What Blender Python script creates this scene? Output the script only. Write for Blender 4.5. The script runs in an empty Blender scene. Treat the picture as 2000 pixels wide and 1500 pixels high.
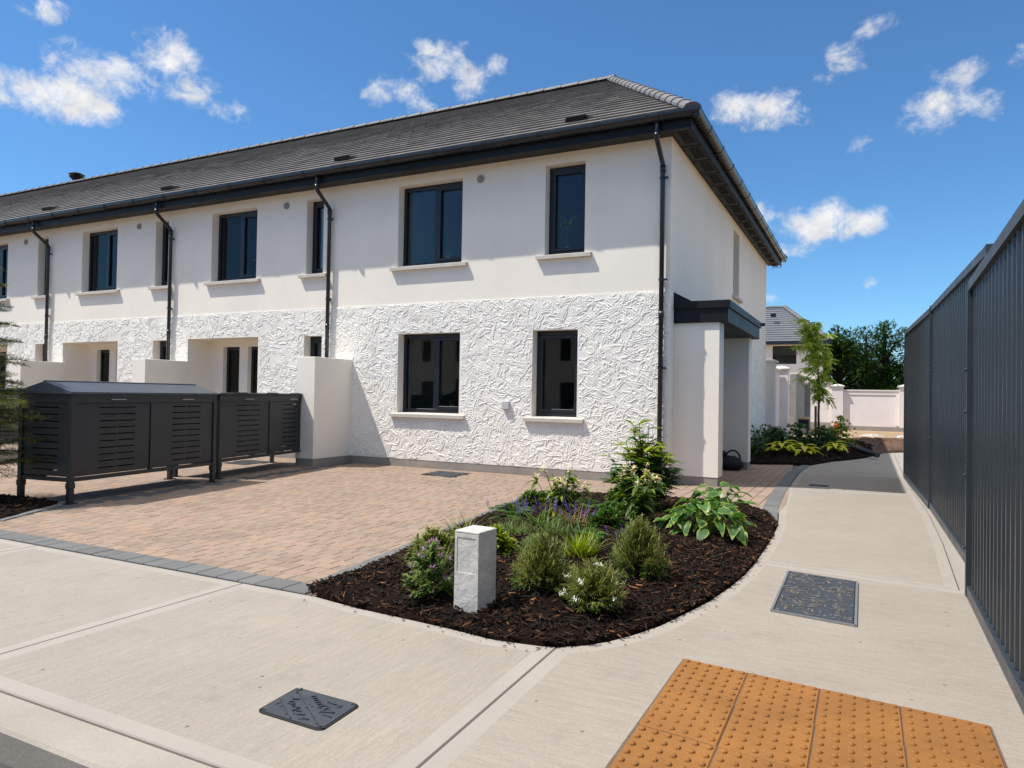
import bpy, math, random
from mathutils import Vector, Matrix
random.seed(7)
R = random.Random(11)
S = bpy.context.scene
COL = S.collection
rad = math.radians

# ------------------------------------------------------------------ materials
def lin(c):
    return tuple((v/255/12.92 if v/255 <= .04045 else ((v/255+.055)/1.055)**2.4) for v in c)

class NT:
    def __init__(s, tree): s.t = tree; s.n = tree.nodes; s.l = tree.links
    def new(s, typ, **kw):
        n = s.n.new(typ)
        for k, v in kw.items(): setattr(n, k, v)
        return n
    def link(s, a, b): s.l.new(a, b)
    def put(s, sock, v):
        if hasattr(v, 'is_linked') or isinstance(v, bpy.types.NodeSocket): s.l.new(v, sock)
        else: sock.default_value = v
    def math(s, op, a, b=None, c=None, clamp=False):
        n = s.new('ShaderNodeMath', operation=op); n.use_clamp = clamp
        s.put(n.inputs[0], a)
        if b is not None: s.put(n.inputs[1], b)
        if c is not None: s.put(n.inputs[2], c)
        return n.outputs[0]
    def maprange(s, v, a, b, c, d, smooth=False):
        n = s.new('ShaderNodeMapRange')
        if smooth: n.interpolation_type = 'SMOOTHSTEP'
        s.put(n.inputs[0], v)
        for i, q in enumerate((a, b, c, d)): n.inputs[i+1].default_value = q
        return n.outputs[0]
    def noise(s, vec, scale, detail=3, rough=.55, dist=0):
        n = s.new('ShaderNodeTexNoise'); s.put(n.inputs['Vector'], vec)
        n.inputs['Scale'].default_value = scale; n.inputs['Detail'].default_value = detail
        n.inputs['Roughness'].default_value = rough; n.inputs['Distortion'].default_value = dist
        return n.outputs['Fac']
    def mapping(s, vec, scale=(1, 1, 1), loc=(0, 0, 0), rot=(0, 0, 0)):
        n = s.new('ShaderNodeMapping'); s.put(n.inputs['Vector'], vec)
        n.inputs['Scale'].default_value = scale; n.inputs['Location'].default_value = loc; n.inputs['Rotation'].default_value = rot
        return n.outputs[0]
    def mix(s, fac, a, b, blend='MIX'):
        n = s.new('ShaderNodeMix', data_type='RGBA', blend_type=blend)
        s.put(n.inputs[0], fac)
        for sock, v in ((n.inputs[6], a), (n.inputs[7], b)):
            if isinstance(v, tuple) and len(v) == 3: v = v + (1,)
            s.put(sock, v)
        return n.outputs[2]
    def ramp(s, fac, stops):
        n = s.new('ShaderNodeValToRGB'); s.put(n.inputs[0], fac)
        e = n.color_ramp.elements
        while len(e) < len(stops): e.new(.5)
        for q, (p, c) in zip(e, stops): q.position = p; q.color = tuple(c)[:3] + (1,)
        return n.outputs[0]
    def bump(s, h, strength=.5, dist=.01, normal=None):
        n = s.new('ShaderNodeBump'); n.inputs['Strength'].default_value = strength; n.inputs['Distance'].default_value = dist
        s.put(n.inputs['Height'], h)
        if normal is not None: s.put(n.inputs['Normal'], normal)
        return n.outputs[0]

def base_mat(name):
    m = bpy.data.materials.new(name); m.use_nodes = True
    t = NT(m.node_tree); b = t.n['Principled BSDF']
    g = t.new('ShaderNodeNewGeometry')
    return m, t, b, g

def scl(c, k): return tuple(min(1, v*k) for v in c)

def mat(name, col, rough=.6, var=.12, vscale=3., fine=.06, bump=0., bscale=60., bdist=.004, metal=0., spec=.5, island=0., stretch=(1, 1, 1), coat=0.):
    """plain weathered surface: large blotches, fine grain, optional per-piece variation and bump"""
    m, t, b, g = base_mat(name)
    P = t.mapping(g.outputs['Position'], stretch)
    f = t.maprange(t.noise(P, vscale, 5, .6), .3, .7, 1-var, 1+var)
    f2 = t.maprange(t.noise(P, bscale, 2, .6), .25, .75, 1-fine, 1+fine)
    f = t.math('MULTIPLY', f, f2)
    if island:
        f = t.math('MULTIPLY', f, t.maprange(g.outputs['Random Per Island'], 0, 1, 1-island, 1+island))
    cb = t.new('ShaderNodeCombineColor')
    for i in range(3): t.put(cb.inputs[i], f)
    c = t.mix(1., col, cb.outputs[0], 'MULTIPLY')
    t.put(b.inputs['Base Color'], c)
    t.put(b.inputs['Roughness'], t.maprange(t.noise(P, vscale*2.3, 3), .3, .7, max(.02, rough-.06), min(1, rough+.06)))
    b.inputs['Metallic'].default_value = metal
    b.inputs['Specular IOR Level'].default_value = spec
    b.inputs['Coat Weight'].default_value = coat
    if bump: t.put(b.inputs['Normal'], t.bump(t.noise(P, bscale, 4, .6), bump, bdist))
    return m

WALL = lin((244, 236, 222))
M = {}
M['render'] = mat('smooth white render', WALL, .85, .035, .9, .015, .25, 140, .0015)
def weather(m):
    t = NT(m.node_tree); b = t.n['Principled BSDF']; src = b.inputs['Base Color'].links[0].from_socket
    g = t.new('ShaderNodeNewGeometry')
    st = t.noise(t.mapping(g.outputs['Position'], (5, 5, .35)), 1., 5, .65)
    st2 = t.noise(t.mapping(g.outputs['Position'], (1, 1, 1)), 2.3, 6, .7)
    f = t.math('MULTIPLY', t.maprange(st, .35, .75, 1.005, .982), t.maprange(st2, .5, .8, 1., .97))
    z = t.new('ShaderNodeSeparateXYZ'); t.link(g.outputs['Position'], z.inputs[0])
    cb = t.new('ShaderNodeCombineColor')
    for i, k in enumerate((1., .995, .985)): t.put(cb.inputs[i], t.math('MULTIPLY', f, k))
    t.put(b.inputs['Base Color'], t.mix(1., src, cb.outputs[0], 'MULTIPLY'))
weather(M['render'])

def rough_render():
    m, t, b, g = base_mat('swirled white render')
    P = g.outputs['Position']
    def contour(scale, k, off, dist):
        n = t.noise(t.mapping(P, (1, 1, 1), off), scale, .6, .4, dist)
        s = t.math('ABSOLUTE', t.math('SINE', t.math('MULTIPLY', n, k*.62)))
        return t.math('POWER', t.maprange(s, .0, .42, 0, 1, True), .9)
    A = contour(4.8, 70, (3.1, 1.7, 5.2), .6)
    B = contour(5.6, 58, (13.1, 7.7, 2.2), .9)
    C = contour(3.9, 84, (33.1, 5.7, 8.2), .3)
    v = t.new('ShaderNodeTexVoronoi'); v.inputs['Scale'].default_value = 7.5
    w = t.new('ShaderNodeVectorMath', operation='ADD')
    nz = t.new('ShaderNodeTexNoise'); nz.inputs['Scale'].default_value = 6; t.link(P, nz.inputs['Vector'])
    sc = t.new('ShaderNodeVectorMath', operation='SCALE'); t.link(nz.outputs['Color'], sc.inputs[0]); sc.inputs['Scale'].default_value = .16
    t.link(P, w.inputs[0]); t.link(sc.outputs[0], w.inputs[1]); t.link(w.outputs[0], v.inputs['Vector'])
    sep = t.new('ShaderNodeSeparateColor'); t.link(v.outputs['Color'], sep.inputs[0])
    f1 = t.math('GREATER_THAN', sep.outputs[0], .36); f2 = t.math('GREATER_THAN', sep.outputs[0], .68)
    def lerp(f, a, c):
        return t.math('ADD', t.math('MULTIPLY', a, t.math('SUBTRACT', 1., f)), t.math('MULTIPLY', c, f))
    h = lerp(f2, lerp(f1, A, B), C)
    pit = t.new('ShaderNodeTexVoronoi'); pit.inputs['Scale'].default_value = 21; t.link(P, pit.inputs['Vector'])
    ph = t.maprange(pit.outputs['Distance'], .1, .22, -.8, 0, True)
    keep = t.math('GREATER_THAN', t.noise(P, 1.7, 2), .53)
    h2 = t.math('ADD', h, t.math('MULTIPLY', ph, keep))
    h2 = t.math('ADD', h2, t.math('MULTIPLY', t.noise(P, 55, 4, .7), .22))
    t.put(b.inputs['Normal'], t.bump(h2, ROUGH_BUMP, .016))
    c = t.mix(t.maprange(t.noise(P, 2.5, 5), .3, .7, 0, 1), lin((240, 235, 225)), lin((246, 242, 233)))
    t.put(b.inputs['Base Color'], c); b.inputs['Roughness'].default_value = .88
    return m
ROUGH_BUMP = .35
M['rough'] = rough_render(); weather(M['rough'])
M['plinth'] = mat('grey plinth render', lin((150, 142, 132)), .85, .14, 2.2, .08, .3, 90)
M['sill'] = mat('cast stone sill', lin((198, 190, 178)), .75, .08, 5, .05, .2, 120)
M['grey_reveal'] = mat('grey render reveal', lin((190, 184, 176)), .85, .05, 2)
M['frame'] = mat('anthracite window frame', lin((22, 27, 36)), .38, .06, 4, .03)
M['gutter'] = mat('black plastic gutter', lin((30, 34, 41)), .26, .08, 3, .03)
M['fascia'] = mat('black fascia board', lin((15, 17, 21)), .5, .08, 3, .03, spec=.3)
M['soffit'] = mat('dark soffit board', lin((24, 25, 26)), .55, .08, 3, .03)
M['tile'] = mat('slate grey roof tile', lin((116, 111, 107)), .5, .16, 1.1, .12, .3, 55, .003, island=.09)
M['ridge'] = mat('grey ridge tile', lin((98, 97, 97)), .6, .12, 3, .1, .3, 60, island=.14)
M['metal'] = mat('anthracite coated steel', lin((38, 42, 45)), .42, .08, 2.5, .05, .05, 90, .001, spec=.5)
M['metal_lid'] = mat('weathered steel lid', lin((72, 78, 86)), .45, .1, 2.5, .06)
M['hoard'] = mat('anthracite profiled steel', lin((37, 43, 48)), .32, .1, 1.6, .05, .03, 40, .001, spec=.6)
M['hoard_trim'] = mat('steel trim', lin((50, 57, 64)), .38, .1, 2, .05)
M['alu'] = mat('dull grey metal', lin((150, 150, 150)), .4, .1, 6, .05, metal=.6)
M['timber'] = mat('weathered timber', lin((140, 105, 62)), .8, .2, 8, .15, .3, 60, stretch=(6, 6, .6))
M['stake'] = mat('brown timber stake', lin((120, 76, 40)), .8, .25, 8, .2, .3, 60, stretch=(6, 6, .6))
M['white_plastic'] = mat('white plastic', lin((176, 170, 160)), .4, .04, 5)
M['vent_plastic'] = mat('grey plastic vent', lin((150, 146, 140)), .5, .06, 5)
M['meter'] = mat('pale grey box', lin((196, 196, 194)), .5, .04, 5)
M['interior'] = mat('painted interior', lin((150, 148, 140)), .9, .05, 2)
M['interior_white'] = mat('painted inner reveal', lin((205, 208, 200)), .9, .04, 2)
M['door'] = mat('black painted door', lin((26, 28, 32)), .3, .05, 3)
M['curtain'] = mat('grey blind', lin((120, 122, 120)), .9, .06, 6)
M['pot'] = mat('terracotta', lin((196, 92, 48)), .8, .12, 12)
M['pot_pale'] = mat('pale ceramic pot', lin((196, 170, 130)), .6, .08, 12)
M['block'] = mat('grey concrete block', lin((142, 139, 134)), .9, .15, 2.5, .12, .4, 60)
M['site_wall'] = mat('painted garden wall', lin((232, 222, 215)), .85, .05, 1.5, .02)
M['coping'] = mat('precast coping', lin((225, 218, 208)), .8, .08, 4, .05)
M['dark_metal_cover'] = mat('cast iron cover', lin((54, 58, 64)), .55, .16, 9, .12, .3, 90, .002, spec=.55)
M['slot'] = mat('dark joint', lin((38, 36, 34)), .95, .1, 6)
M['sand_joint'] = mat('jointing sand', lin((96, 82, 70)), .95, .2, 9, .2)
M['asphalt'] = mat('asphalt', lin((72, 70, 68)), .9, .15, 3, .25, .6, 130, .006)
M['bollard'] = mat('cast white concrete', lin((186, 183, 177)), .85, .16, 6, .12, .6, 22, .012)
M['sand'] = mat('site sand', lin((150, 126, 98)), .95, .18, 1.2, .2, .6, 24, .03)
M['soil'] = mat('turned brown soil', lin((92, 68, 50)), .95, .3, 2.5, .25, .9, 14, .05)
M['mulch'] = mat('wet bark mulch', lin((24, 14, 9)), .95, .35, 9, .4, 1., 45, .025, spec=.12)
M['drainpipe'] = mat('black ribbed pipe', lin((38, 42, 48)), .4, .1, 5)
M['cream'] = mat('cream cloth', lin((178, 160, 126)), .9, .1, 8)
M['bag'] = mat('navy canvas', lin((30, 32, 40)), .8, .15, 12, .1, .3, 80)
M['tactile'] = mat('buff tactile paving', lin((134, 89, 38)), .85, .16, 3.2, .12, .25, 120, .002, island=.04)
M['bark'] = mat('tree bark', lin((92, 74, 58)), .9, .25, 9, .2, .6, 40, .01, stretch=(3, 3, .7))
M['bark_dark'] = mat('dark bark', lin((52, 42, 34)), .9, .25, 9, .2, .6, 40, .01, stretch=(3, 3, .7))

def concrete(name, col, stretch):
    m, t, b, g = base_mat(name)
    P = g.outputs['Position']
    brush = t.noise(t.mapping(P, stretch), 1., 4, .65, .25)
    brush2 = t.noise(t.mapping(P, tuple(v*.35 for v in stretch), (5, 3, 0)), 1., 3, .6, .4)
    big = t.noise(P, .9, 5, .6)
    pit = t.new('ShaderNodeTexVoronoi'); pit.inputs['Scale'].default_value = 6.5; t.link(P, pit.inputs['Vector'])
    pm = t.maprange(pit.outputs['Distance'], .035, .075, .45, 1, True)
    stain = t.math('MULTIPLY', t.maprange(t.noise(P, 2.6, 6, .7), .55, .8, 1, .80), t.maprange(t.noise(P, 7., 5, .75), .6, .78, 1, .88))
    f = t.maprange(brush, .3, .7, .915, 1.085)
    f = t.math('MULTIPLY', f, t.maprange(t.noise(P, 85, 4, .75), .3, .7, .88, 1.1))
    f = t.math('MULTIPLY', f, t.maprange(brush2, .3, .7, .95, 1.05))
    f = t.math('MULTIPLY', f, t.maprange(big, .3, .7, .94, 1.06))
    f = t.math('MULTIPLY', f, pm); f = t.math('MULTIPLY', f, stain)
    cb = t.new('ShaderNodeCombineColor')
    for i in range(3): t.put(cb.inputs[i], f)
    c = t.mix(t.maprange(t.noise(P, 2.4, 6, .7), .4, .75, 0, .75), col, lin((146, 137, 124)))
    t.put(b.inputs['Base Color'], t.mix(1., c, cb.outputs[0], 'MULTIPLY'))
    b.inputs['Roughness'].default_value = .85
    h = t.math('ADD', brush, t.math('MULTIPLY', t.noise(P, 70, 4), .5))
    t.put(b.inputs['Normal'], t.bump(h, .5, .006))
    return m
CONC = lin((147, 138, 128))
M['conc_y'] = concrete('concrete brushed lengthwise', CONC, (105, 5.5, 5))
M['conc_x'] = concrete('concrete brushed across', CONC, (5.5, 85, 5))
M['conc_edge'] = mat('trowelled concrete margin', lin((152, 144, 135)), .8, .06, 2.2, .04, .15, 90)
M['kerb'] = mat('concrete kerb', lin((150, 142, 131)), .85, .1, 2.2, .08, .3, 70)

def pavers():
    m, t, b, g = base_mat('tan block paving')
    P = g.outputs['Position']
    r = g.outputs['Random Per Island']
    c = t.ramp(r, [(0, lin((132, 114, 101))), (.3, lin((141, 122, 107))), (.55, lin((147, 127, 110))), (.8, lin((149, 125, 107))), (1, lin((137, 123, 111)))])
    f = t.maprange(t.noise(P, 1.1, 5, .65), .3, .7, .9, 1.1)
    f = t.math('MULTIPLY', f, t.maprange(t.noise(P, 90, 3, .6), .25, .75, .88, 1.1))
    cb = t.new('ShaderNodeCombineColor')
    for i in range(3): t.put(cb.inputs[i], f)
    t.put(b.inputs['Base Color'], t.mix(1., c, cb.outputs[0], 'MULTIPLY'))
    b.inputs['Roughness'].default_value = .85
    t.put(b.inputs['Normal'], t.bump(t.noise(P, 110, 4), .3, .003))
    return m
M['paver'] = pavers()
M['sett'] = mat('grey kerb sett', lin((100, 100, 99)), .8, .1, 2, .1, .3, 110, .003, island=.12)
M['sett_dark'] = mat('slate block', lin((82, 83, 85)), .8, .1, 2, .1, .3, 110, .003, island=.12)

def leafmat(name, cols, rough=.45, trans=.3, tcol=None, spec=.4):
    m, t, b, g = base_mat(name)
    r = g.outputs['Random Per Island']
    n = len(cols)
    c = t.ramp(r, [(i/(n-1), cc) for i, cc in enumerate(cols)])
    c = t.mix(.35, c, t.ramp(t.noise(g.outputs['Position'], 9, 3), [(.3, scl(cols[0], .75)), (.7, scl(cols[-1], 1.15))]))
    t.put(b.inputs['Base Color'], c)
    b.inputs['Roughness'].default_value = rough; b.inputs['Specular IOR Level'].default_value = spec
    if trans:
        tr = t.new('ShaderNodeBsdfTranslucent')
        hs = t.new('ShaderNodeHueSaturation'); t.link(c, hs.inputs['Color']); hs.inputs['Saturation'].default_value = 1.1; hs.inputs['Value'].default_value = 1.5
        t.link(hs.outputs[0], tr.inputs['Color'])
        mx = t.new('ShaderNodeMixShader'); mx.inputs[0].default_value = trans
        t.link(b.outputs[0], mx.inputs[1]); t.link(tr.outputs[0], mx.inputs[2])
        t.link(mx.outputs[0], t.n['Material Output'].inputs['Surface'])
    return m
L = lambda *a: [lin(x) for x in a]
M['lf_lush'] = leafmat('lush green leaf', L((36, 72, 24), (54, 96, 32), (80, 120, 38)))
M['lf_fresh'] = leafmat('fresh yellow green leaf', L((96, 122, 24), (130, 150, 30), (158, 168, 40)))
M['lf_hosta'] = leafmat('hosta leaf centre', L((44, 82, 42), (60, 102, 46), (90, 126, 54)), .4)
M['lf_hosta_rim'] = leafmat('hosta leaf rim', L((118, 146, 58), (140, 162, 72), (158, 174, 88)), .4)
M['lf_mid'] = leafmat('mid green leaf', L((58, 86, 34), (78, 106, 40), (104, 124, 48)))
M['lf_olive'] = leafmat('olive needle', L((84, 98, 40), (110, 118, 48), (140, 142, 64)), .5, .2)
M['lf_deep'] = leafmat('deep green leaf', L((34, 62, 30), (48, 80, 36), (70, 104, 46)), .4, .2)
M['lf_lav'] = leafmat('grey green lavender leaf', L((84, 106, 60), (110, 132, 70), (134, 150, 84)), .5)
M['lf_bronze'] = leafmat('bronze grass', L((98, 74, 48), (124, 98, 62), (150, 124, 82)), .5)
M['lf_lime'] = leafmat('lime yellow leaf', L((196, 196, 34), (214, 208, 48), (180, 188, 40)))
M['lf_tree'] = leafmat('young tree leaf', L((122, 150, 50), (154, 172, 64), (182, 194, 92)), .45, .42)
M['lf_crown'] = leafmat('dark tree leaf', L((30, 54, 18), (46, 76, 26), (70, 104, 36)), .5, .2)
M['lf_spruce'] = leafmat('spruce needle', L((54, 70, 26), (74, 90, 34), (100, 108, 40)), .5, .15)
M['lf_tip'] = leafmat('yellow spruce tip', L((130, 124, 40), (156, 142, 50), (176, 158, 64)), .5, .2)
M['stem'] = mat('plant stem', lin((84, 80, 44)), .7, .2, 20)
M['stem_dark'] = mat('dark stem', lin((52, 38, 28)), .7, .2, 20)
M['fl_cream'] = leafmat('cream petal', L((236, 214, 160), (244, 228, 184), (250, 240, 212)), .6, .25)
M['fl_purple'] = leafmat('purple flower', L((82, 62, 136), (104, 80, 160), (124, 98, 172)), .7, .15)
M['fl_pink'] = leafmat('mauve flower', L((150, 92, 148), (176, 112, 170), (190, 140, 186)), .7, .2)
M['fl_white'] = leafmat('white petal', L((228, 224, 210), (240, 238, 228), (250, 250, 245)), .6, .2)

def chipmat():
    m, t, b, g = base_mat('bark chip')
    c = t.ramp(g.outputs['Random Per Island'], [(0, lin((16, 9, 6))), (.5, lin((30, 18, 12))), (.82, lin((48, 29, 18))), (.96, lin((84, 53, 33))), (1, lin((140, 98, 62)))])
    t.put(b.inputs['Base Color'], c); b.inputs['Roughness'].default_value = .75; b.inputs['Specular IOR Level'].default_value = .18
    t.put(b.inputs['Normal'], t.bump(t.noise(t.mapping(g.outputs['Position'], (1, 1, 1)), 160, 3), .4, .003))
    return m
M['chip'] = chipmat()

def glassmat():
    m, t, b, g = base_mat('window glass')
    tr = t.new('ShaderNodeBsdfTransparent'); tr.inputs[0].default_value = (.84, .89, .89, 1)
    gl = t.new('ShaderNodeBsdfGlossy'); gl.inputs['Roughness'].default_value = .015; gl.inputs['Color'].default_value = (.86, .86, .84, 1)
    fr = t.new('ShaderNodeFresnel'); fr.inputs['IOR'].default_value = 1.42
    t.put(fr.inputs['Normal'], t.bump(t.noise(g.outputs['Position'], 1.3, 1), .05, .01))
    mx = t.new('ShaderNodeMixShader'); t.link(fr.outputs[0], mx.inputs[0]); t.link(tr.outputs[0], mx.inputs[1]); t.link(gl.outputs[0], mx.inputs[2])
    t.link(mx.outputs[0], t.n['Material Output'].inputs['Surface'])
    return m
M['glass'] = glassmat()

# ------------------------------------------------------------------ mesh builder
class MB:
    def __init__(s): s.v = []; s.f = []; s.m = []
    def add(s, vs, fs, mi=0):
        o = len(s.v); s.v += [tuple(v) for v in vs]
        for f in fs: s.f.append([o+i for i in f]); s.m.append(mi)
    def quad(s, a, b, c, d, mi=0): s.add([a, b, c, d], [(0, 1, 2, 3)], mi)
    def box(s, x0, x1, y0, y1, z0, z1, mi=0, ch=0.):
        if ch <= 0:
            s.add([(x0, y0, z0), (x1, y0, z0), (x1, y1, z0), (x0, y1, z0), (x0, y0, z1), (x1, y0, z1), (x1, y1, z1), (x0, y1, z1)],
                  [(0, 3, 2, 1), (4, 5, 6, 7), (0, 1, 5, 4), (1, 2, 6, 5), (2, 3, 7, 6), (3, 0, 4, 7)], mi)
        else:
            vs = []
            def ring(dx, z): vs.extend([(x0+dx, y0+dx, z), (x1-dx, y0+dx, z), (x1-dx, y1-dx, z), (x0+dx, y1-dx, z)])
            ring(ch, z0); ring(0, z0+ch); ring(0, z1-ch); ring(ch, z1)
            fs = [(3, 2, 1, 0), (12, 13, 14, 15)]
            for k in range(3):
                for i in range(4):
                    j = (i+1) % 4
                    fs.append((k*4+i, k*4+j, k*4+4+j, k*4+4+i))
            s.add(vs, fs, mi)
    def prism(s, poly, z0, z1, mi=0, mtop=None):
        n = len(poly)
        s.add([(p[0], p[1], z0) for p in poly]+[(p[0], p[1], z1) for p in poly],
              [tuple(range(n-1, -1, -1))]+[(i, (i+1) % n, n+(i+1) % n, n+i) for i in range(n)], mi)
        s.add([(p[0], p[1], z1) for p in poly], [tuple(range(n))], mi if mtop is None else mtop)
    def tube(s, pts, r, n=8, mi=0, cap=True):
        pts = [Vector(p) for p in pts]; rs = r if isinstance(r, (list, tuple)) else [r]*len(pts)
        rings = []
        prev = None
        for i, p in enumerate(pts):
            d = (pts[min(i+1, len(pts)-1)]-pts[max(i-1, 0)]).normalized()
            a = Vector((0, 0, 1)) if abs(d.z) < .9 else Vector((1, 0, 0))
            if prev is not None: a = prev
            u = (a - d*a.dot(d)).normalized(); w = d.cross(u); prev = u
            rings.append([p + (u*math.cos(2*math.pi*k/n)+w*math.sin(2*math.pi*k/n))*rs[i] for k in range(n)])
        vs = [q for rg in rings for q in rg]; fs = []
        for i in range(len(pts)-1):
            for k in range(n):
                j = (k+1) % n
                fs.append((i*n+k, i*n+j, (i+1)*n+j, (i+1)*n+k))
        if cap: fs += [tuple(range(n-1, -1, -1)), tuple(range((len(pts)-1)*n, len(pts)*n))]
        s.add(vs, fs, mi)
    def leaf(s, p, d, up, ln, wd, bend=.3, fold=.25, n=3, mi=0, tip=.05, wav=0., rim=None, belly=.45):
        p = Vector(p); d = Vector(d).normalized(); side = d.cross(Vector(up))
        if side.length < 1e-4: side = d.cross(Vector((1, .3, 0)))
        side.normalize(); nrm = side.cross(d).normalized()
        rows = []
        for i in range(n+1):
            t = i/n
            w = wd*.5*max(tip if i == n else .12, math.sin(math.pi*min(1, (t*.92+.06))**(.75 if belly < .5 else 1.1)))
            c = p + d*(ln*t) - nrm*(bend*ln*t*t)
            wv = wav*wd*(1 if i % 2 else -1)
            rows.append((c+side*w+nrm*(fold*w+wv), c, c-side*w+nrm*(fold*w-wv), w))
        vs = []; fs = []
        if rim is None:
            for a, c, e, w in rows: vs += [a, c, e]
            for i in range(n):
                k = i*3; fs += [(k, k+1, k+4, k+3), (k+1, k+2, k+5, k+4)]
            s.add(vs, fs, mi)
        else:
            for a, c, e, w in rows:
                vs += [a, c+(a-c)*.80, c, c+(e-c)*.80, e]
            o = len(s.v); s.v += [tuple(v) for v in vs]
            for i in range(n):
                k = o+i*5
                for q in range(4):
                    s.f.append([k+q, k+q+1, k+q+6, k+q+5]); s.m.append(rim if q in (0, 3) or i == n-1 else mi)
    def build(s, name, mats, parent=None, smooth=False, at=None):
        me = bpy.data.meshes.new(name)
        off = Vector(WLOC.get(parent.name, (0, 0, 0))) if parent else Vector(at or (0, 0, 0))
        me.from_pydata([tuple(Vector(v)-off) for v in s.v], [], s.f)
        if not isinstance(mats, (list, tuple)): mats = [mats]
        for m in mats: me.materials.append(M[m] if isinstance(m, str) else m)
        me.polygons.foreach_set('material_index', s.m)
        if smooth: me.polygons.foreach_set('use_smooth', [True]*len(me.polygons))
        me.update()
        o = bpy.data.objects.new(name, me); COL.objects.link(o)
        if parent: o.parent = parent
        else: o.location = off
        WLOC[o.name] = tuple(off)
        return o
WLOC = {}
def tag(o, label=None, cat=None, group=None, kind=None):
    if label: o['label'] = label
    if cat: o['category'] = cat
    if group: o['group'] = group
    if kind: o['kind'] = kind
    return o
def thing(name, loc, label, cat, group=None):
    o = bpy.data.objects.new(name, None); COL.objects.link(o); o.location = loc; o.empty_display_size = .2
    WLOC[o.name] = tuple(loc)
    return tag(o, label, cat, group)
def copy_tree(o, parent=None):
    c = o.copy(); COL.objects.link(c)
    if parent: c.parent = parent
    for ch in list(o.children): copy_tree(ch, c)
    return c
def structure(name, mb, mats, smooth=False):
    return tag(mb.build(name, mats, smooth=smooth), kind='structure')

def clip(poly, a, b, c):
    """keep the side a*x+b*y<=c"""
    out = []
    for i in range(len(poly)):
        p, q = poly[i], poly[(i+1) % len(poly)]
        fp, fq = a*p[0]+b*p[1]-c, a*q[0]+b*q[1]-c
        if fp <= 0: out.append(p)
        if (fp < 0 < fq) or (fq < 0 < fp):
            t = fp/(fp-fq); out.append((p[0]+(q[0]-p[0])*t, p[1]+(q[1]-p[1])*t))
    return out
def inset(poly, d):
    n = len(poly); area = sum(poly[i][0]*poly[(i+1) % n][1]-poly[(i+1) % n][0]*poly[i][1] for i in range(n))
    sg = 1 if area > 0 else -1
    out = []
    for i in range(n):
        p0, p1, p2 = Vector(poly[i-1]).to_2d(), Vector(poly[i]).to_2d(), Vector(poly[(i+1) % n]).to_2d()
        e1 = (p1-p0).normalized(); e2 = (p2-p1).normalized()
        n1 = Vector((-e1.y, e1.x))*sg; n2 = Vector((-e2.y, e2.x))*sg
        q = p1 + (n1+n2)/(1+max(-.5, n1.dot(n2)))*d
        out.append((q.x, q.y))
    return out

# ------------------------------------------------------------------ camera
cam = bpy.data.cameras.new('camera'); co = bpy.data.objects.new('camera', cam); COL.objects.link(co)
cam.sensor_width = 36; cam.lens = 24.96; cam.clip_end = 2000; cam.clip_start = .05
r_, u_, f_ = Vector((.89400508, .44774566, .01669578)), Vector((-.00787873, -.02154741, .99973678)), Vector((-.44798755, .8939013, .01573583))
co.matrix_world = Matrix(((r_.x, u_.x, -f_.x, 2.6113), (r_.y, u_.y, -f_.y, -10.3425), (r_.z, u_.z, -f_.z, 1.2812), (0, 0, 0, 1)))
S.camera = co

# ------------------------------------------------------------------ light
SUN = Vector((1.65, 1., -3.4)).normalized()
sl = bpy.data.lights.new('sun', 'SUN'); sl.energy = 4.25; sl.angle = rad(.5); sl.color = (1, .955, .89)
so = bpy.data.objects.new('sun', sl); COL.objects.link(so); so.rotation_euler = SUN.to_track_quat('-Z', 'Y').to_euler(); so.location = (-10, -8, 20)
W = bpy.data.worlds.new('World'); S.world = W; W.use_nodes = True
wt = NT(W.node_tree); bg = wt.n['Background']
sky = wt.new('ShaderNodeTexSky', sky_type='NISHITA'); sky.sun_disc = False
sky.sun_elevation = math.asin(-SUN.z); sky.sun_rotation = math.atan2(-SUN.x, -SUN.y)
sky.air_density = 1.; sky.dust_density = 0.; sky.ozone_density = 8.
STR = .128
bg.inputs[1].default_value = STR
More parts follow.
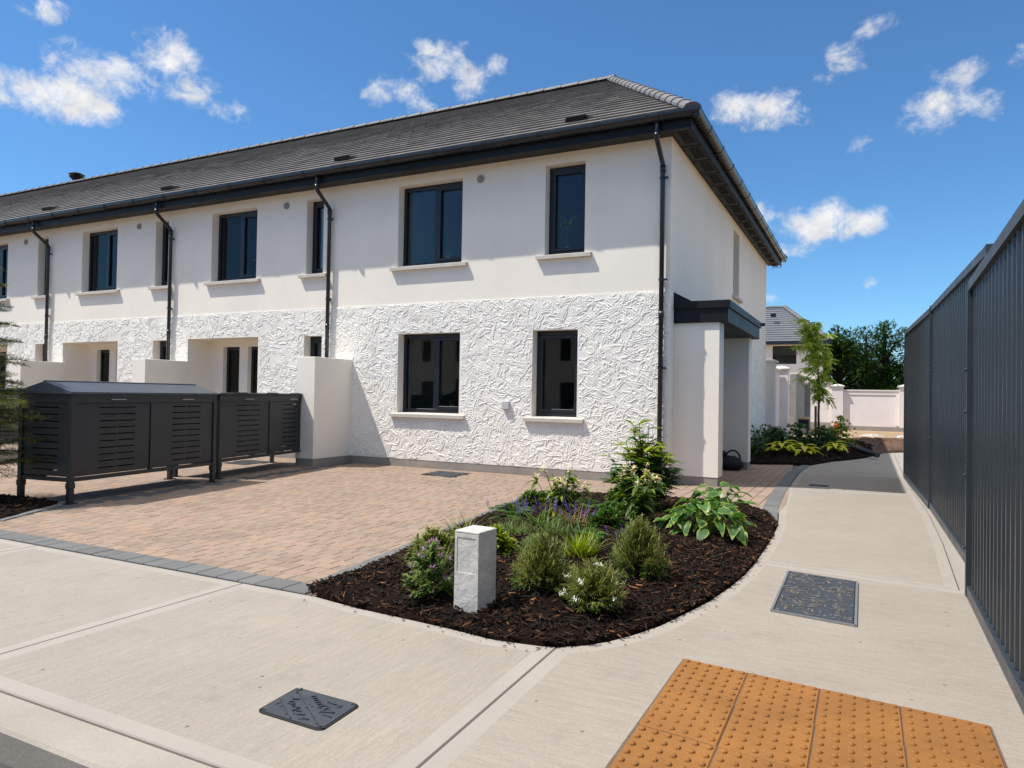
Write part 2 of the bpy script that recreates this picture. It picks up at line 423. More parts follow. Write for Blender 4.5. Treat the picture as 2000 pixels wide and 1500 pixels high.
# cumulus clouds: soft patches (azimuth, elevation, half widths) broken up by fractal noise
tc = wt.new('ShaderNodeTexCoord'); D = tc.outputs['Generated']
sx = wt.new('ShaderNodeSeparateXYZ'); wt.link(D, sx.inputs[0])
az = wt.math('MULTIPLY', wt.math('ARCTAN2', sx.outputs[0], sx.outputs[1]), 180/math.pi)
el = wt.math('MULTIPLY', wt.math('ARCSINE', sx.outputs[2]), 180/math.pi)
CL = [(-60.0, 19.0, 5.4, 2.1, 1.), (-57.6, 21.2, 4.6, 2.4, .95), (-64, 18.8, 3.6, 2.2, .95), (-53.3, 23.2, 3.4, 2.2, .9), (-51, 21, 2.6, 1.5, .8), (-49, 20.2, 2.2, 1.4, .75),
      (-33, 25.2, 3.4, 2.2, .9), (-30.6, 24.1, 2.6, 1.9, .9), (-37, 22.9, 3.2, 1.7, .85), (-34.6, 21.9, 2.4, 1.3, .7), (-28.4, 25.2, 1.5, 1.1, .75),
      (-9.4, 21.6, 3.4, 1.6, .85), (-6.4, 21., 3.6, 2.2, .92), (-1.6, 23.7, 2.6, 1.6, .78), (.4, 25.3, 1.8, 1.2, .72), (-3.4, 22.6, 1.5, 1.1, .6),
      (4.1, 19.6, 2.8, 2.2, .9), (6.4, 19.4, 2.4, 1.6, .8), (5.4, 21.7, 2.4, 1.3, .68), (9.6, 21.6, 1.8, 1.6, .68), (-.6, 18., 1.3, 1., .62),
      (-3.4, 13.0, 4.2, 2.3, 1.05), (-.5, 12.8, 3.4, 1.7, .95), (-5.6, 11., 2.8, 1.3, .85), (-7.8, 13.6, 2.2, 1.6, .8), (.4, 8.4, 1.5, .8, .8), (-7., 7.7, 1.8, .6, .6),
      (-61, 23.9, 2.6, 1.2, .72), (-42, 22, 1., .5, .5),]
mask = None
for a0, e0, ra, re, k in CL:
    ra *= .82; re *= .78
    dx = wt.math('DIVIDE', wt.math('SUBTRACT', az, a0), ra); dy = wt.math('DIVIDE', wt.math('SUBTRACT', el, e0), re)
    q = wt.math('MULTIPLY', wt.math('SUBTRACT', 1., wt.math('ADD', wt.math('MULTIPLY', dx, dx), wt.math('MULTIPLY', dy, dy))), k)
    q = wt.math('SUBTRACT', q, (1-k)*.6)
    mask = q if mask is None else wt.math('SMOOTH_MAX', mask, q, .25)
fill_clouds = wt.maprange(el, 36, 47, -3., 1.35)  # unseen overhead cloud cover, added to give neutral white fill in the shadows
mask = wt.math('SMOOTH_MAX', mask, fill_clouds, .25)
n1 = wt.noise(D, 17, 9, .62, .35); n2 = wt.noise(wt.mapping(D, (1, 1, 1.3), (4, 2, 9)), 40, 9, .64, .5)
nn = wt.math('ADD', wt.math('MULTIPLY', wt.math('SUBTRACT', n1, .5), 3.1), wt.math('MULTIPLY', wt.math('SUBTRACT', n2, .5), 2.0))
dens = wt.maprange(wt.math('ADD', wt.math('MAXIMUM', mask, -3.), nn), .0, 1.35, 0, 1, True)
shade = wt.maprange(wt.noise(wt.mapping(D, (1, 1, 1), (0, 0, .02)), 30, 5, .6), .32, .66, .78, 1.03)
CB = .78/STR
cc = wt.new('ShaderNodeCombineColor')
for i, k in enumerate((1.02, 1., .97)): wt.put(cc.inputs[i], wt.math('MULTIPLY', wt.math('MULTIPLY', shade, CB*k), wt.maprange(el, 34, 48, 1., 1.55)))  # added overhead cover is brightened further to strengthen its fill
skyc = wt.mix(1., sky.outputs[0], (.63, .85, .93), 'MULTIPLY')
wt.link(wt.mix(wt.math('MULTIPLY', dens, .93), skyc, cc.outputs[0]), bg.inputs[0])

S.view_settings.view_transform = 'Standard'; S.view_settings.look = 'None'; S.view_settings.gamma = 1
S.view_settings.exposure = .36
S.cycles.max_bounces = 8; S.cycles.transparent_max_bounces = 16

# ================================================================== SETTING
mb = MB(); mb.quad((-900, -900, -.18), (900, -900, -.18), (900, 900, -.18), (-900, 900, -.18)); structure('ground', mb, 'sand')
mb = MB(); mb.box(-60, 60, -16, -8.795, -.17, -.122); structure('road', mb, 'asphalt')
# sandy building plot behind
mb = MB()
nx, ny = 40, 40
for j in range(ny+1):
    for i in range(nx+1):
        x = -40+i*90/nx; y = 11+j*34/ny
        mb.v.append((x, y, -.03+.05*math.sin(x*2.1+y)*math.sin(y*1.3)+R.uniform(-.02, .03)))
for j in range(ny):
    for i in range(nx):
        a = j*(nx+1)+i; mb.f.append([a, a+1, a+nx+2, a+nx+1]); mb.m.append(0)
structure('site_ground', mb, 'sand', True)

# --- block paving
BK0, BK1 = (-.70, -6.67), (-1.29, -2.06)       # drive side edge of the planting bed kerb
dvx, dvy = BK1[0]-BK0[0], BK1[1]-BK0[1]; ll = math.hypot(dvx, dvy); KN = (dvy/ll, -dvx/ll)   # normal pointing to the bed
mb = MB(); mb.prism([(-30, -6.86), (-.5, -6.86), (-1.1, -2.0), (1.6, -1.4), (1.62, 4.85), (.02, 4.7), (.02, 0), (-30, 0)], -.125, -.012); 
structure('paving_base', mb, 'sand_joint')
def block(mb, poly, mi=0, z=0., ch=.005, gap=.003):
    if len(poly) < 3: return
    cx = sum(p[0] for p in poly)/len(poly); cy = sum(p[1] for p in poly)/len(poly)
    a = abs(sum(poly[i][0]*poly[(i+1) % len(poly)][1]-poly[(i+1) % len(poly)][0]*poly[i][1] for i in range(len(poly))))/2
    if a < .0009: return
    def sh(d):
        o = []
        for x, y in poly:
            l = math.hypot(x-cx, y-cy); k = max(.2, 1-d*1.35/l); o.append((cx+(x-cx)*k, cy+(y-cy)*k))
        return o
    A, B = sh(gap), sh(gap+ch); n = len(poly); dz = R.uniform(-.0016, .0016)
    mb.add([(p[0], p[1], z-.03) for p in A]+[(p[0], p[1], z-ch+dz) for p in A]+[(p[0], p[1], z+dz) for p in B],
           [(i, (i+1) % n, n+(i+1) % n, n+i) for i in range(n)]+[(n+i, n+(i+1) % n, 2*n+(i+1) % n, 2*n+i) for i in range(n)]+[tuple(range(2*n, 3*n))], mi)
mb = MB()
y = -6.67; row = 0
DRIVE_HOLES = [(-3.75, -3.12, -.98, -.30), (-7.62, -6.98, -1.4, -.72)]
def drive_rows(x0, x1, y0, y1, band=None):
    y = y0
    while y < y1-.02:
        h = .122
        x = x0 + R.uniform(-.2, 0)
        while x < x1:
            w = R.choice((.122, .155, .185, .185))
            p = [(x, y), (x+w, y), (x+w, min(y+h, y1)), (x, min(y+h, y1))]
            p = clip(p, 1, 0, x1)
            if p: p = clip(p, -1, 0, -x0)
            yield p
            x += w
        y += h
def outside_bed(p):
    c = KN[0]*BK0[0]+KN[1]*BK0[1]
    if p and min(q[1] for q in p) < -2.06: p = clip(p, KN[0], KN[1], c)
    return p
SLATE = ((-5.42, -5.2),)
for p in drive_rows(-16.5, 0., -6.67, -.02):
    p = outside_bed(p)
    if len(p) < 3: continue
    cx = sum(q[0] for q in p)/len(p); cy = sum(q[1] for q in p)/len(p)
    if any(a < cx < b and c < cy < d for a, b, c, d in DRIVE_HOLES): continue
    # slate band that divides the two parking bays, under the bin stores
    t = (cy+5.7)/5.5; bx = -5.12-.72*t
    block(mb, p, 1 if abs(cx-bx) < .11 else 0)
structure('driveway', mb, ['paver', 'sett_dark'])
mb = MB()                                            # porch paving: courses along the gable
x = .02
while x < 1.62:
    yy = -2.05 + R.uniform(-.2, 0)
    while yy < 4.85:
        l = R.choice((.142, .178, .21))
        p = [(x, yy), (x+.142, yy), (x+.142, yy+l), (x, yy+l)]
        p = clip(p, 0, -1, 2.0); 
        for a, b, c in ((.04, 1, 4.72), (1, .075, 1.66)):
            if p: p = clip(p, a, b, c)
        if p: block(mb, p)
        yy += l
    x += .142
for x0, x1, y0, y1 in ((-1.28, .02, -2.06, -.02),):
    pass
structure('porch_paving', mb, 'paver')
# grey edging setts along the pavement, the bed and the path
mb = MB()
x = -16.5
while x < -.62:
    w = R.choice((.2, .2, .24, .16)); 
    block(mb, clip([(x, -6.865), (x+w, -6.865), (x+w, -6.672), (x, -6.672)], KN[0], KN[1], KN[0]*(BK0[0]+.16)+KN[1]*BK0[1]), 0, .002, .006, .003); x += w
structure('drive_edging', mb, 'sett')
mb = MB(); t = 0.
while t < ll:
    w = min(R.choice((.2, .24, .3)), ll-t)
    a = (BK0[0]+dvx/ll*t, BK0[1]+dvy/ll*t); b = (BK0[0]+dvx/ll*(t+w), BK0[1]+dvy/ll*(t+w))
    k = .15
    block(mb, [(a[0]+KN[0]*k, a[1]+KN[1]*k), (b[0]+KN[0]*k, b[1]+KN[1]*k), b, a], 0, .012, .008, .003); t += w
structure('bed_edging', mb, 'sett')
KR = [(1.80, -2.6), (1.70, -1.6), (1.64, -.6), (1.595, .6), (1.56, 1.8), (1.545, 3.), (1.57, 3.9), (1.64, 4.72)]
def along(pts, step):
    out = []
    for i in range(len(pts)-1):
        a, b = Vector(pts[i]), Vector(pts[i+1]); n = max(1, round((b-a).length/step))
        for k in range(n): out.append(tuple(a.lerp(b, k/n)))
    out.append(tuple(pts[-1])); return out
kp = along([(x, y) for x, y in KR], .22)
mb = MB()
for i in range(len(kp)-1):
    a, b = kp[i], kp[i+1]; w = .185
    block(mb, [(a[0]-w, a[1]+.01), a, b, (b[0]-w, b[1]+.01)], 0, .006, .006, .003)
structure('path_edging', mb, 'sett')

# --- concrete footpath and path, slab by slab, each with a trowelled margin
def slab(mb, poly, mcen, ins=.085):
    q = inset(poly, .003); e = inset(poly, ins); n = len(q)
    zb, zt = -.12, -.002
    mb.add([(p[0], p[1], zb) for p in q]+[(p[0], p[1], zt-.006) for p in q], [(i, (i+1) % n, n+(i+1) % n, n+i) for i in range(n)], 1)
    q2 = inset(poly, .007)
    mb.add([(p[0], p[1], zt-.006) for p in q]+[(p[0], p[1], zt) for p in q2], [(i, (i+1) % n, n+(i+1) % n, n+i) for i in range(n)], 1)
    mb.add([(p[0], p[1], zt) for p in q2]+[(p[0], p[1], zt-.0022) for p in e], [(i, (i+1) % n, n+(i+1) % n, n+i) for i in range(n)], 1)
    mb.add([(p[0], p[1], zt-.0022) for p in e], [tuple(range(n))], mcen)
YB = -8.595
BED_FRONT = [(1.2, -6.965), (1.13, -6.99), (1.0, -7.01), (.84, -7.025), (.58, -6.99), (.25, -6.965), (-.09, -6.945), (-.47, -6.885)]
BED_RIGHT = [(1.83, -4.41), (1.815, -4.9), (1.775, -5.35), (1.72, -5.75), (1.64, -6.1), (1.57, -6.38), (1.48, -6.61), (1.40, -6.76), (1.32, -6.87), (1.2, -6.965)]
mb = MB()
for x0 in range(5):
    a = -1.1-2.3*(x0+1)*(1 if x0 < 4 else 2.5); b = -1.1-2.3*x0
    slab(mb, [(a, YB), (b, YB), (b, -6.885), (a, -6.885)], 0)
slab(mb, [(-1.1, YB), (1.25, YB)]+BED_FRONT+[(-1.1, -6.885)], 0)
slab(mb, [(1.25, YB), (3.36, YB), (3.30, -4.62)]+BED_RIGHT, 2)
structure('footpath', mb, ['conc_y', 'conc_edge', 'conc_x'])
mb = MB()
PL = [(1.62, 4.72), (1.72, 5.15), (1.96, 5.96), (2.24, 6.6), (2.49, 7.25), (2.70, 8.1), (2.90, 9.1), (3.05, 10.2)]
slab(mb, [(1.83, -4.40), (3.185, -4.60), (3.235, -2.8), (3.25, -.95), (3.23, .0), (3.21, .9), (1.60, .62), (1.645, -.6), (1.705, -1.6), (1.80, -2.6), (1.825, -3.4)], 0)
slab(mb, [(1.60, .62), (3.21, .9), (3.195, 2.2), (3.18, 3.5), (1.555, 3.1), (1.57, 1.8)], 0)
slab(mb, [(1.555, 3.1), (3.18, 3.5), (3.19, 7.), (3.2, 10.4)]+PL[::-1]+[(1.575, 3.9)], 0)
slab(mb, [(3.185, -4.60), (3.52, -4.66), (3.52, 10.4), (3.2, 10.4), (3.18, 3.5), (3.21, .9), (3.25, -.95), (3.235, -2.8)], 1, .05)
slab(mb, [(3.30, -4.62), (3.36, YB), (3.7, YB), (3.7, -4.67)], 1, .04)
structure('path', mb, ['conc_x', 'conc_edge'])
mb = MB()
x = -22.
while x < 3.6:
    mb.box(x+.004, x+2.996, -8.795, YB-.006, -.175, -.001, 0, .012); x += 3.
structure('kerb', mb, 'kerb')

UP0 = Vector((0, 0, 1))
# --- planting beds: bark mulch
BED = [(-.60, -6.80), (-.3, -6.9)] + [(x, y+.012) for x, y in BED_FRONT[::-1][1:]] + [(x-.012, y) for x, y in BED_RIGHT[::-1][1:]] + \
      [(1.81, -3.4), (1.79, -2.72), (1.69, -2.2), (1.54, -1.82), (1.3, -1.48), (.7, -1.40), (.1, -1.47), (-.5, -1.58), (-.9, -1.74), (-1.12, -2.02), (-1.08, -2.6), (-.98, -3.4), (-.84, -4.5), (-.72, -5.4), (-.6, -6.3)]
BC = (.42, -4.4)
def bed_h(s): return .02 + .105*(1-s**3)
def mound(mb, poly, c, hf, rings=(1, .97, .92, .84, .74, .62, .48, .32, .16)):
    pts = along(list(poly)+[poly[0]], .12)[:-1]; n = len(pts); o = len(mb.v)
    mb.v += [(p[0], p[1], -.08) for p in pts]
    for s in rings:
        mb.v += [(c[0]+(p[0]-c[0])*s, c[1]+(p[1]-c[1])*s, hf(s)+R.uniform(-.012, .012)) for p in pts]
    mb.v.append((c[0], c[1], hf(0)))
    for k in range(len(rings)):
        for i in range(n):
            j = (i+1) % n; mb.f.append([o+k*n+i, o+k*n+j, o+(k+1)*n+j, o+(k+1)*n+i]); mb.m.append(0)
    k = len(rings)
    for i in range(n): mb.f.append([o+k*n+i, o+k*n+(i+1) % n, o+(k+1)*n]); mb.m.append(0)
def chips(mb, poly, c, hf, count, size=1., spill=1.012):
    pts = along(list(poly)+[poly[0]], .1)[:-1]
    for _ in range(count):
        i = R.randrange(len(pts)); p = Vector(pts[i]).lerp(Vector(pts[(i+1) % len(pts)]), R.random()); s = math.sqrt(R.uniform(0, 1))*spill
        x = c[0]+(p[0]-c[0])*s; y = c[1]+(p[1]-c[1])*s; z = hf(min(1, s))+R.uniform(.0, .016)
        l = R.uniform(.018, .06)*size; w = R.uniform(.006, .014)*size; h = w*.5
        a = R.uniform(0, math.pi*2); ti = R.gauss(0, .32); cv = R.uniform(-.35, .35)*l
        d = Vector((math.cos(a)*math.cos(ti), math.sin(a)*math.cos(ti), math.sin(ti))); sd = Vector((-math.sin(a), math.cos(a), R.gauss(0, .3))).normalized(); up = d.cross(sd)
        vs = []
        for t in (-.5, 0, .5):
            q = Vector((x, y, z))+d*(l*t)+sd*(cv*(.25-t*t))
            ww = w*(.6 if t else 1)
            vs += [q+sd*ww*.5+up*h*.2, q+up*h, q-sd*ww*.5+up*h*.2, q-up*h*.5]
        fs = []
        for k in (0, 4):
            for i in range(4): fs.append((k+i, k+(i+1) % 4, k+4+(i+1) % 4, k+4+i))
        fs += [(0, 1, 2, 3), (11, 10, 9, 8)]
        mb.add(vs, fs)
mb = MB(); mound(mb, BED, BC, bed_h); structure('flower_bed_soil', mb, 'mulch', True)
mb = MB(); chips(mb, BED, BC, bed_h, 21000, 1.2)
rim = along(BED_FRONT[::-1], .04)+along(BED_RIGHT[::-1], .04)
for _ in range(80):
    a = R.choice(rim); k = 1.006+abs(R.gauss(0, .02)); x, y = BC[0]+(a[0]-BC[0])*k+R.gauss(0, .02), BC[1]+(a[1]-BC[1])*k+R.gauss(0, .02)
    if (x-BC[0])**2/1.5**2+(y-BC[1])**2/2.6**2 < .9: continue
    n = R.uniform(0, 6.28); l = R.uniform(.003, .012); w = l*.3; d = Vector((math.cos(n), math.sin(n), 0))*l; e = Vector((-math.sin(n), math.cos(n), 0))*w; c = Vector((x, y, .003))
    mb.add([c-d-e, c+d-e, c+d+e, c-d+e, c+UP0*.003], [(0, 1, 4), (1, 2, 4), (2, 3, 4), (3, 0, 4)])
tag(mb.build('bark_mulch', 'chip'), kind='stuff')
LB = [(-9., -6.62), (-4.82, -6.42), (-5.3, -5.6), (-5.7, -5.58), (-6.3, -5.72), (-9., -5.8)]
LBc = (-6.6, -6.1); lb_h = lambda s: .02+.05*(1-s**3)
mb = MB(); mound(mb, LB, LBc, lb_h); structure('side_bed_soil', mb, 'mulch', True)
mb = MB(); chips(mb, LB, LBc, lb_h, 4000, 1.3, 1.); tag(mb.build('bark_mulch', 'chip'), kind='stuff')
mb = MB()
for pts in ([(-4.78, -6.46), (-5.24, -5.62)], [(-5.24, -5.62), (-6.3, -5.64)]):
    q = along(pts, .3)
    for i in range(len(q)-1):
        a, b = Vector(q[i]), Vector(q[i+1]); n = Vector((b.y-a.y, a.x-b.x)).normalized()*.05
        block(mb, [tuple(a-n), tuple(a+n), tuple(b+n), tuple(b-n)][::-1], 0, .012, .006, .002)
structure('side_bed_edging', mb, 'sett')
B2 = [(.03, 4.05), (.7, 4.3), (1.2, 4.62), (1.62, 4.74), (1.73, 5.17), (1.95, 5.98), (2.23, 6.62), (2.48, 7.27), (2.69, 8.12), (2.89, 9.12), (3.02, 10.3), (2.9, 12.5), (1.6, 13.2), (.05, 13.)]
B2c = (1.15, 8.4); b2_h = lambda s: .03+.24*(1-s**3)
mb = MB(); mound(mb, B2, B2c, b2_h); structure('rear_bed_soil', mb, 'mulch', True)
mb = MB(); chips(mb, B2, B2c, b2_h, 7000, 1.6, 1.); tag(mb.build('bark_mulch', 'chip'), kind='stuff')
SO = [(2.75, 8.3), (3.0, 9.6), (3.7, 10.6), (6., 11), (6., 15.5), (3., 16), (1.6, 14.5), (1.5, 11.5), (2.2, 9.6)]
mb = MB(); mound(mb, SO, (3., 12.4), lambda s: .05+.14*(1-s*s)+R.uniform(-.03, .04)); structure('soil_heap', mb, 'soil', True)

# ================================================================== TERRACE
T = thing('terraced_building', (-6, 0, 0), 'long white two storey terrace with swirled render base and dark tiled hipped roof', 'building')
XL = -31.
HS, ZB, ZP = 5.15, 2.858, .13
def holes_wall(mb, x0, x1, z0, z1, holes, fn, mi=0):
    """rectangle minus holes; fn maps (u,z) to a point"""
    xs = sorted({x0, x1, *[h[0] for h in holes if x0 < h[0] < x1], *[h[1] for h in holes if x0 < h[1] < x1]})
    zs = sorted({z0, z1, *[h[2] for h in holes if z0 < h[2] < z1], *[h[3] for h in holes if z0 < h[3] < z1]})
    for i in range(len(xs)-1):
        run = None
        for j in range(len(zs)-1):
            cx, cz = (xs[i]+xs[i+1])/2, (zs[j]+zs[j+1])/2
            inside = any(h[0] < cx < h[1] and h[2] < cz < h[3] for h in holes)
            if not inside: mb.quad(fn(xs[i], zs[j]), fn(xs[i+1], zs[j]), fn(xs[i+1], zs[j+1]), fn(xs[i], zs[j+1]), mi)
REV = .17
wins = []     # (x0,x1,z0,z1,kind)
wins += [(-4.89, -3.57, 3.53, 4.97, 'wide'), (-2.03, -1.35, 3.53, 4.97, 'single'), (-4.84, -3.565, .945, 2.335, 'wide'), (-2.21, -1.435, .945, 2.33, 'single')]
recess = []
for k in range(5):
    o = -4.33*k
    wins += [(-9.61+o, -8.33+o, 3.53, 4.96, 'wide'), (-7.03+o, -6.61+o, 3.53, 4.96, 'narrow'), (-7.03+o, -6.59+o, 1.55, 2.345, 'narrow')]
    recess.append((-10.25+o, -8.22+o, ZP, 2.355))
H = [w[:4] for w in wins]+recess
HU = [h for h in H if h[2] > 3]; HL = [h for h in H if h[2] < 3]
# upper smooth wall (front, gable, rear) with its reveals
GW = (5.41, 6.19, 3.52, 4.95)
GD = 10.96
mb = MB()
holes_wall(mb, XL, 0, ZB, HS+.1, HU, lambda u, z: (u, 0, z))
holes_wall(mb, 0, GD, ZB, HS+.1, [GW], lambda u, z: (0, u, z))
mb.quad((0, GD, 0), (XL, GD, 0), (XL, GD, HS+.1), (0, GD, HS+.1)); mb.quad((XL, GD, 0), (XL, 0, 0), (XL, 0, HS+.1), (XL, GD, HS+.1))
def reveal(mb, h, y0, y1, mi=0):
    x0, x1, z0, z1 = h
    mb.quad((x0, y0, z0), (x0, y1, z0), (x0, y1, z1), (x0, y0, z1), mi); mb.quad((x1, y1, z0), (x1, y0, z0), (x1, y0, z1), (x1, y1, z1), mi)
    mb.quad((x0, y1, z1), (x1, y1, z1), (x1, y0, z1), (x0, y0, z1), mi); mb.quad((x0, y0, z0), (x1, y0, z0), (x1, y1, z0), (x0, y1, z0), mi)
for h in HU: reveal(mb, h, 0, REV+.07)
y0, y1, z0, z1 = GW
mb.quad((0, y0, z0), (0, y0, z1), (-.25, y0, z1), (-.25, y0, z0)); mb.quad((0, y1, z0), (-.25, y1, z0), (-.25, y1, z1), (0, y1, z1)); mb.quad((0, y0, z1), (0, y1, z1), (-.25, y1, z1), (-.25, y0, z1)); mb.quad((0, y0, z0), (-.25, y0, z0), (-.25, y1, z0), (0, y1, z0))
mb.build('wall', 'render', T)
# lower swirled render, a touch proud
mb = MB(); YF = -.010
holes_wall(mb, XL, .010, ZP, ZB, HL, lambda u, z: (u, YF, z))
mb.quad((XL, YF, ZB), (.010, YF, ZB), (.010, .001, ZB), (XL, .001, ZB))
holes_wall(mb, YF, GD, ZP, ZB, [], lambda u, z: (.010, u, z))
def strands(mb, u0, u1, z0, z1, holes, fn, per_m2):
    """trowelled worms of render: patches of parallel half round strands lying on the wall; fn maps (u, z, proud) to a point"""
    Q = random.Random(int(u0*10)+5)
    def free(u, z):
        if not (u0+.004 < u < u1-.004 and z0+.004 < z < z1-.002): return False
        return not any(h[0]-.012 < u < h[1]+.012 and h[2]-.012 < z < h[3]+.012 for h in holes)
    for _ in range(int((u1-u0)*(z1-z0)*per_m2)):
        cu, cz = Q.uniform(u0, u1), Q.uniform(z0, z1); a0 = Q.uniform(0, math.pi*2)
        kap = Q.choice((0, Q.uniform(-4, 4), Q.uniform(-9, 9), Q.uniform(-17, 17), Q.uniform(-17, 17))); wig = Q.choice((0, Q.uniform(0, .9), Q.uniform(0, .9)))
        n = Q.choice((1, 1, 2, 2, 3, 4)); ln0 = Q.uniform(.07, .27); sp = Q.uniform(.028, .037)
        for k in range(n):
            off = (k-(n-1)/2)*sp; ln = ln0*Q.uniform(.75, 1.15); w = Q.uniform(.012, .019); h = Q.uniform(.004, .0088)
            a = a0; u = cu-math.sin(a0)*off; z = cz+math.cos(a0)*off; st = .028; m = max(3, int(ln/st)); kk = kap/(1+kap*off) if abs(kap*off) < .8 else kap
            pts = []
            ph = Q.uniform(0, 6)
            for i in range(m+1):
                if not free(u, z): break
                pts.append((u, z, a)); a += kk*st+wig*math.sin(i*1.1+ph)*.5; u += math.cos(a)*st; z += math.sin(a)*st
            if len(pts) < 3: continue
            vs = []; M_ = len(pts)
            for i, (u_, z_, a_) in enumerate(pts):
                e = .45 if i in (0, M_-1) else 1; nu, nz = -math.sin(a_), math.cos(a_)
                for q, hh in ((-1, -.002), (-.62, .72), (0, 1.), (.62, .72), (1, -.002)):
                    vs.append(fn(u_+nu*w*q*e, z_+nz*w*q*e, (h*e*hh) if hh > 0 else hh))
            fs = [(i*5+q, i*5+q+1, i*5+q+6, i*5+q+5) for i in range(M_-1) for q in range(4)]+[(0, 1, 2, 3, 4), tuple(range(M_*5-1, M_*5-6, -1))]
            mb.add(vs, fs)
strands(mb, -6.9, .008, ZP, ZB, HL, lambda u, z, p: (u, YF-p, z), 165)
strands(mb, -19.5, -6.9, ZP, ZB, HL+[(x-.41, x+.01, -1, 1.9) for x in (-5.85, -10.235, -14.47)], lambda u, z, p: (u, YF-p, z), 120)
strands(mb, .26, GD, ZP, ZB, [(.2, 3.5, 0, 2.75)], lambda u, z, p: (.010+p, u, z), 90)
for h in [w[:4] for w in wins if w[2] < 3]: reveal(mb, h, YF, REV+.07, 1)
mb.build('textured_wall', ['rough', 'render'], T)
DY = .57
for (x0, x1, z0, z1) in recess:
    mb = MB()
    mb.quad((x0, YF, 0), (x0, DY, 0), (x0, DY, z1), (x0, YF, z1)); mb.quad((x1, DY, 0), (x1, YF, 0), (x1, YF, z1), (x1, DY, z1)); mb.quad((x0, DY, z1), (x1, DY, z1), (x1, YF, z1), (x0, YF, z1))
    d1 = (x0+.40, x0+.885, 0, 2.22); d2 = (x0+1.13, x0+1.92, 0, 2.22)
    holes_wall(mb, x0, x1, 0, z1, [d1, d2], lambda u, z: (u, DY, z))
    for d in (d1, d2): reveal(mb, d, DY, DY+.16)
    mb.build('porch_recess', 'render', T)
xs = [XL]+sorted([v for r in recess for v in r[:2]])+[.007]
for i in range(0, len(xs), 2):
    mb = MB(); mb.box(xs[i], xs[i+1], -.006, .0, -.02, ZP-.001)
    if i == len(xs)-2: mb.box(0, .007, 0, GD, -.02, ZP-.001)
    mb.build('plinth', 'plinth', T)
for (x0, x1, z0, z1) in recess[:3]:
    for nm, a, b in (('door', x0+1.13, x0+1.92), ('side_light', x0+.40, x0+.885)):
        mb = MB(); f = .06
        y0, y1 = DY+.10, DY+.15
        mb.box(a, a+f, y0, y1, .0, 2.22); mb.box(b-f, b, y0, y1, 0, 2.22); mb.box(a+f, b-f, y0, y1, 2.16, 2.22); mb.box(a+f, b-f, y0, y1, 0, .12)
        if nm == 'door': mb.box(a+f, b-f, y0+.012, y1-.008, .12, 1.05)
        fr = mb.build(nm, 'door', T)
        mb = MB(); mb.box(a+f, b-f, y0+.02, y0+.03, .12 if nm != 'door' else 1.05, 2.16); mb.build('pane', 'glass', fr)
        if nm == 'door':
            mb = MB(); mb.tube([(a+f*.6, y0, .98), (a+f*.6, y0-.045, .98), (a+f*.6+.1, y0-.045, .98)], .011, 6); mb.build('handle', 'alu', fr)
# interiors seen through the glass
mb = MB()
def room(mb, x0, x1, z0, z1, y, dep=2.6, side=.5, inner=.16):
    reveal(mb, (x0, x1, z0, z1), y, y+inner, 1)
    y += inner; X0, X1, Z0, Z1 = x0-side, x1+side, z0-.75, z1+.2
    holes_wall(mb, X0, X1, Z0, Z1, [(x0, x1, z0, z1)], lambda u, z: (u, y, z))
    mb.quad((X0, y+dep, Z0), (X1, y+dep, Z0), (X1, y+dep, Z1), (X0, y+dep, Z1))
    mb.quad((X0, y, Z0), (X0, y+dep, Z0), (X0, y+dep, Z1), (X0, y, Z1)); mb.quad((X1, y, Z0), (X1, y+dep, Z0), (X1, y+dep, Z1), (X1, y, Z1))
    mb.quad((X0, y, Z0), (X1, y, Z0), (X1, y+dep, Z0), (X0, y+dep, Z0)); mb.quad((X0, y, Z1), (X1, y, Z1), (X1, y+dep, Z1), (X0, y+dep, Z1))
for w in wins: room(mb, *w[:4], REV+.07, side=.35 if w[4] != 'narrow' else .2)
for (x0, x1, z0, z1) in recess: room(mb, x0+.40, x0+.885, 0., 2.22, DY+.16, 2, .1, .05); room(mb, x0+1.13, x0+1.92, 0, 2.22, DY+.16, 2, .1, .05)
mb.build('interior', ['interior', 'interior_white'], T)
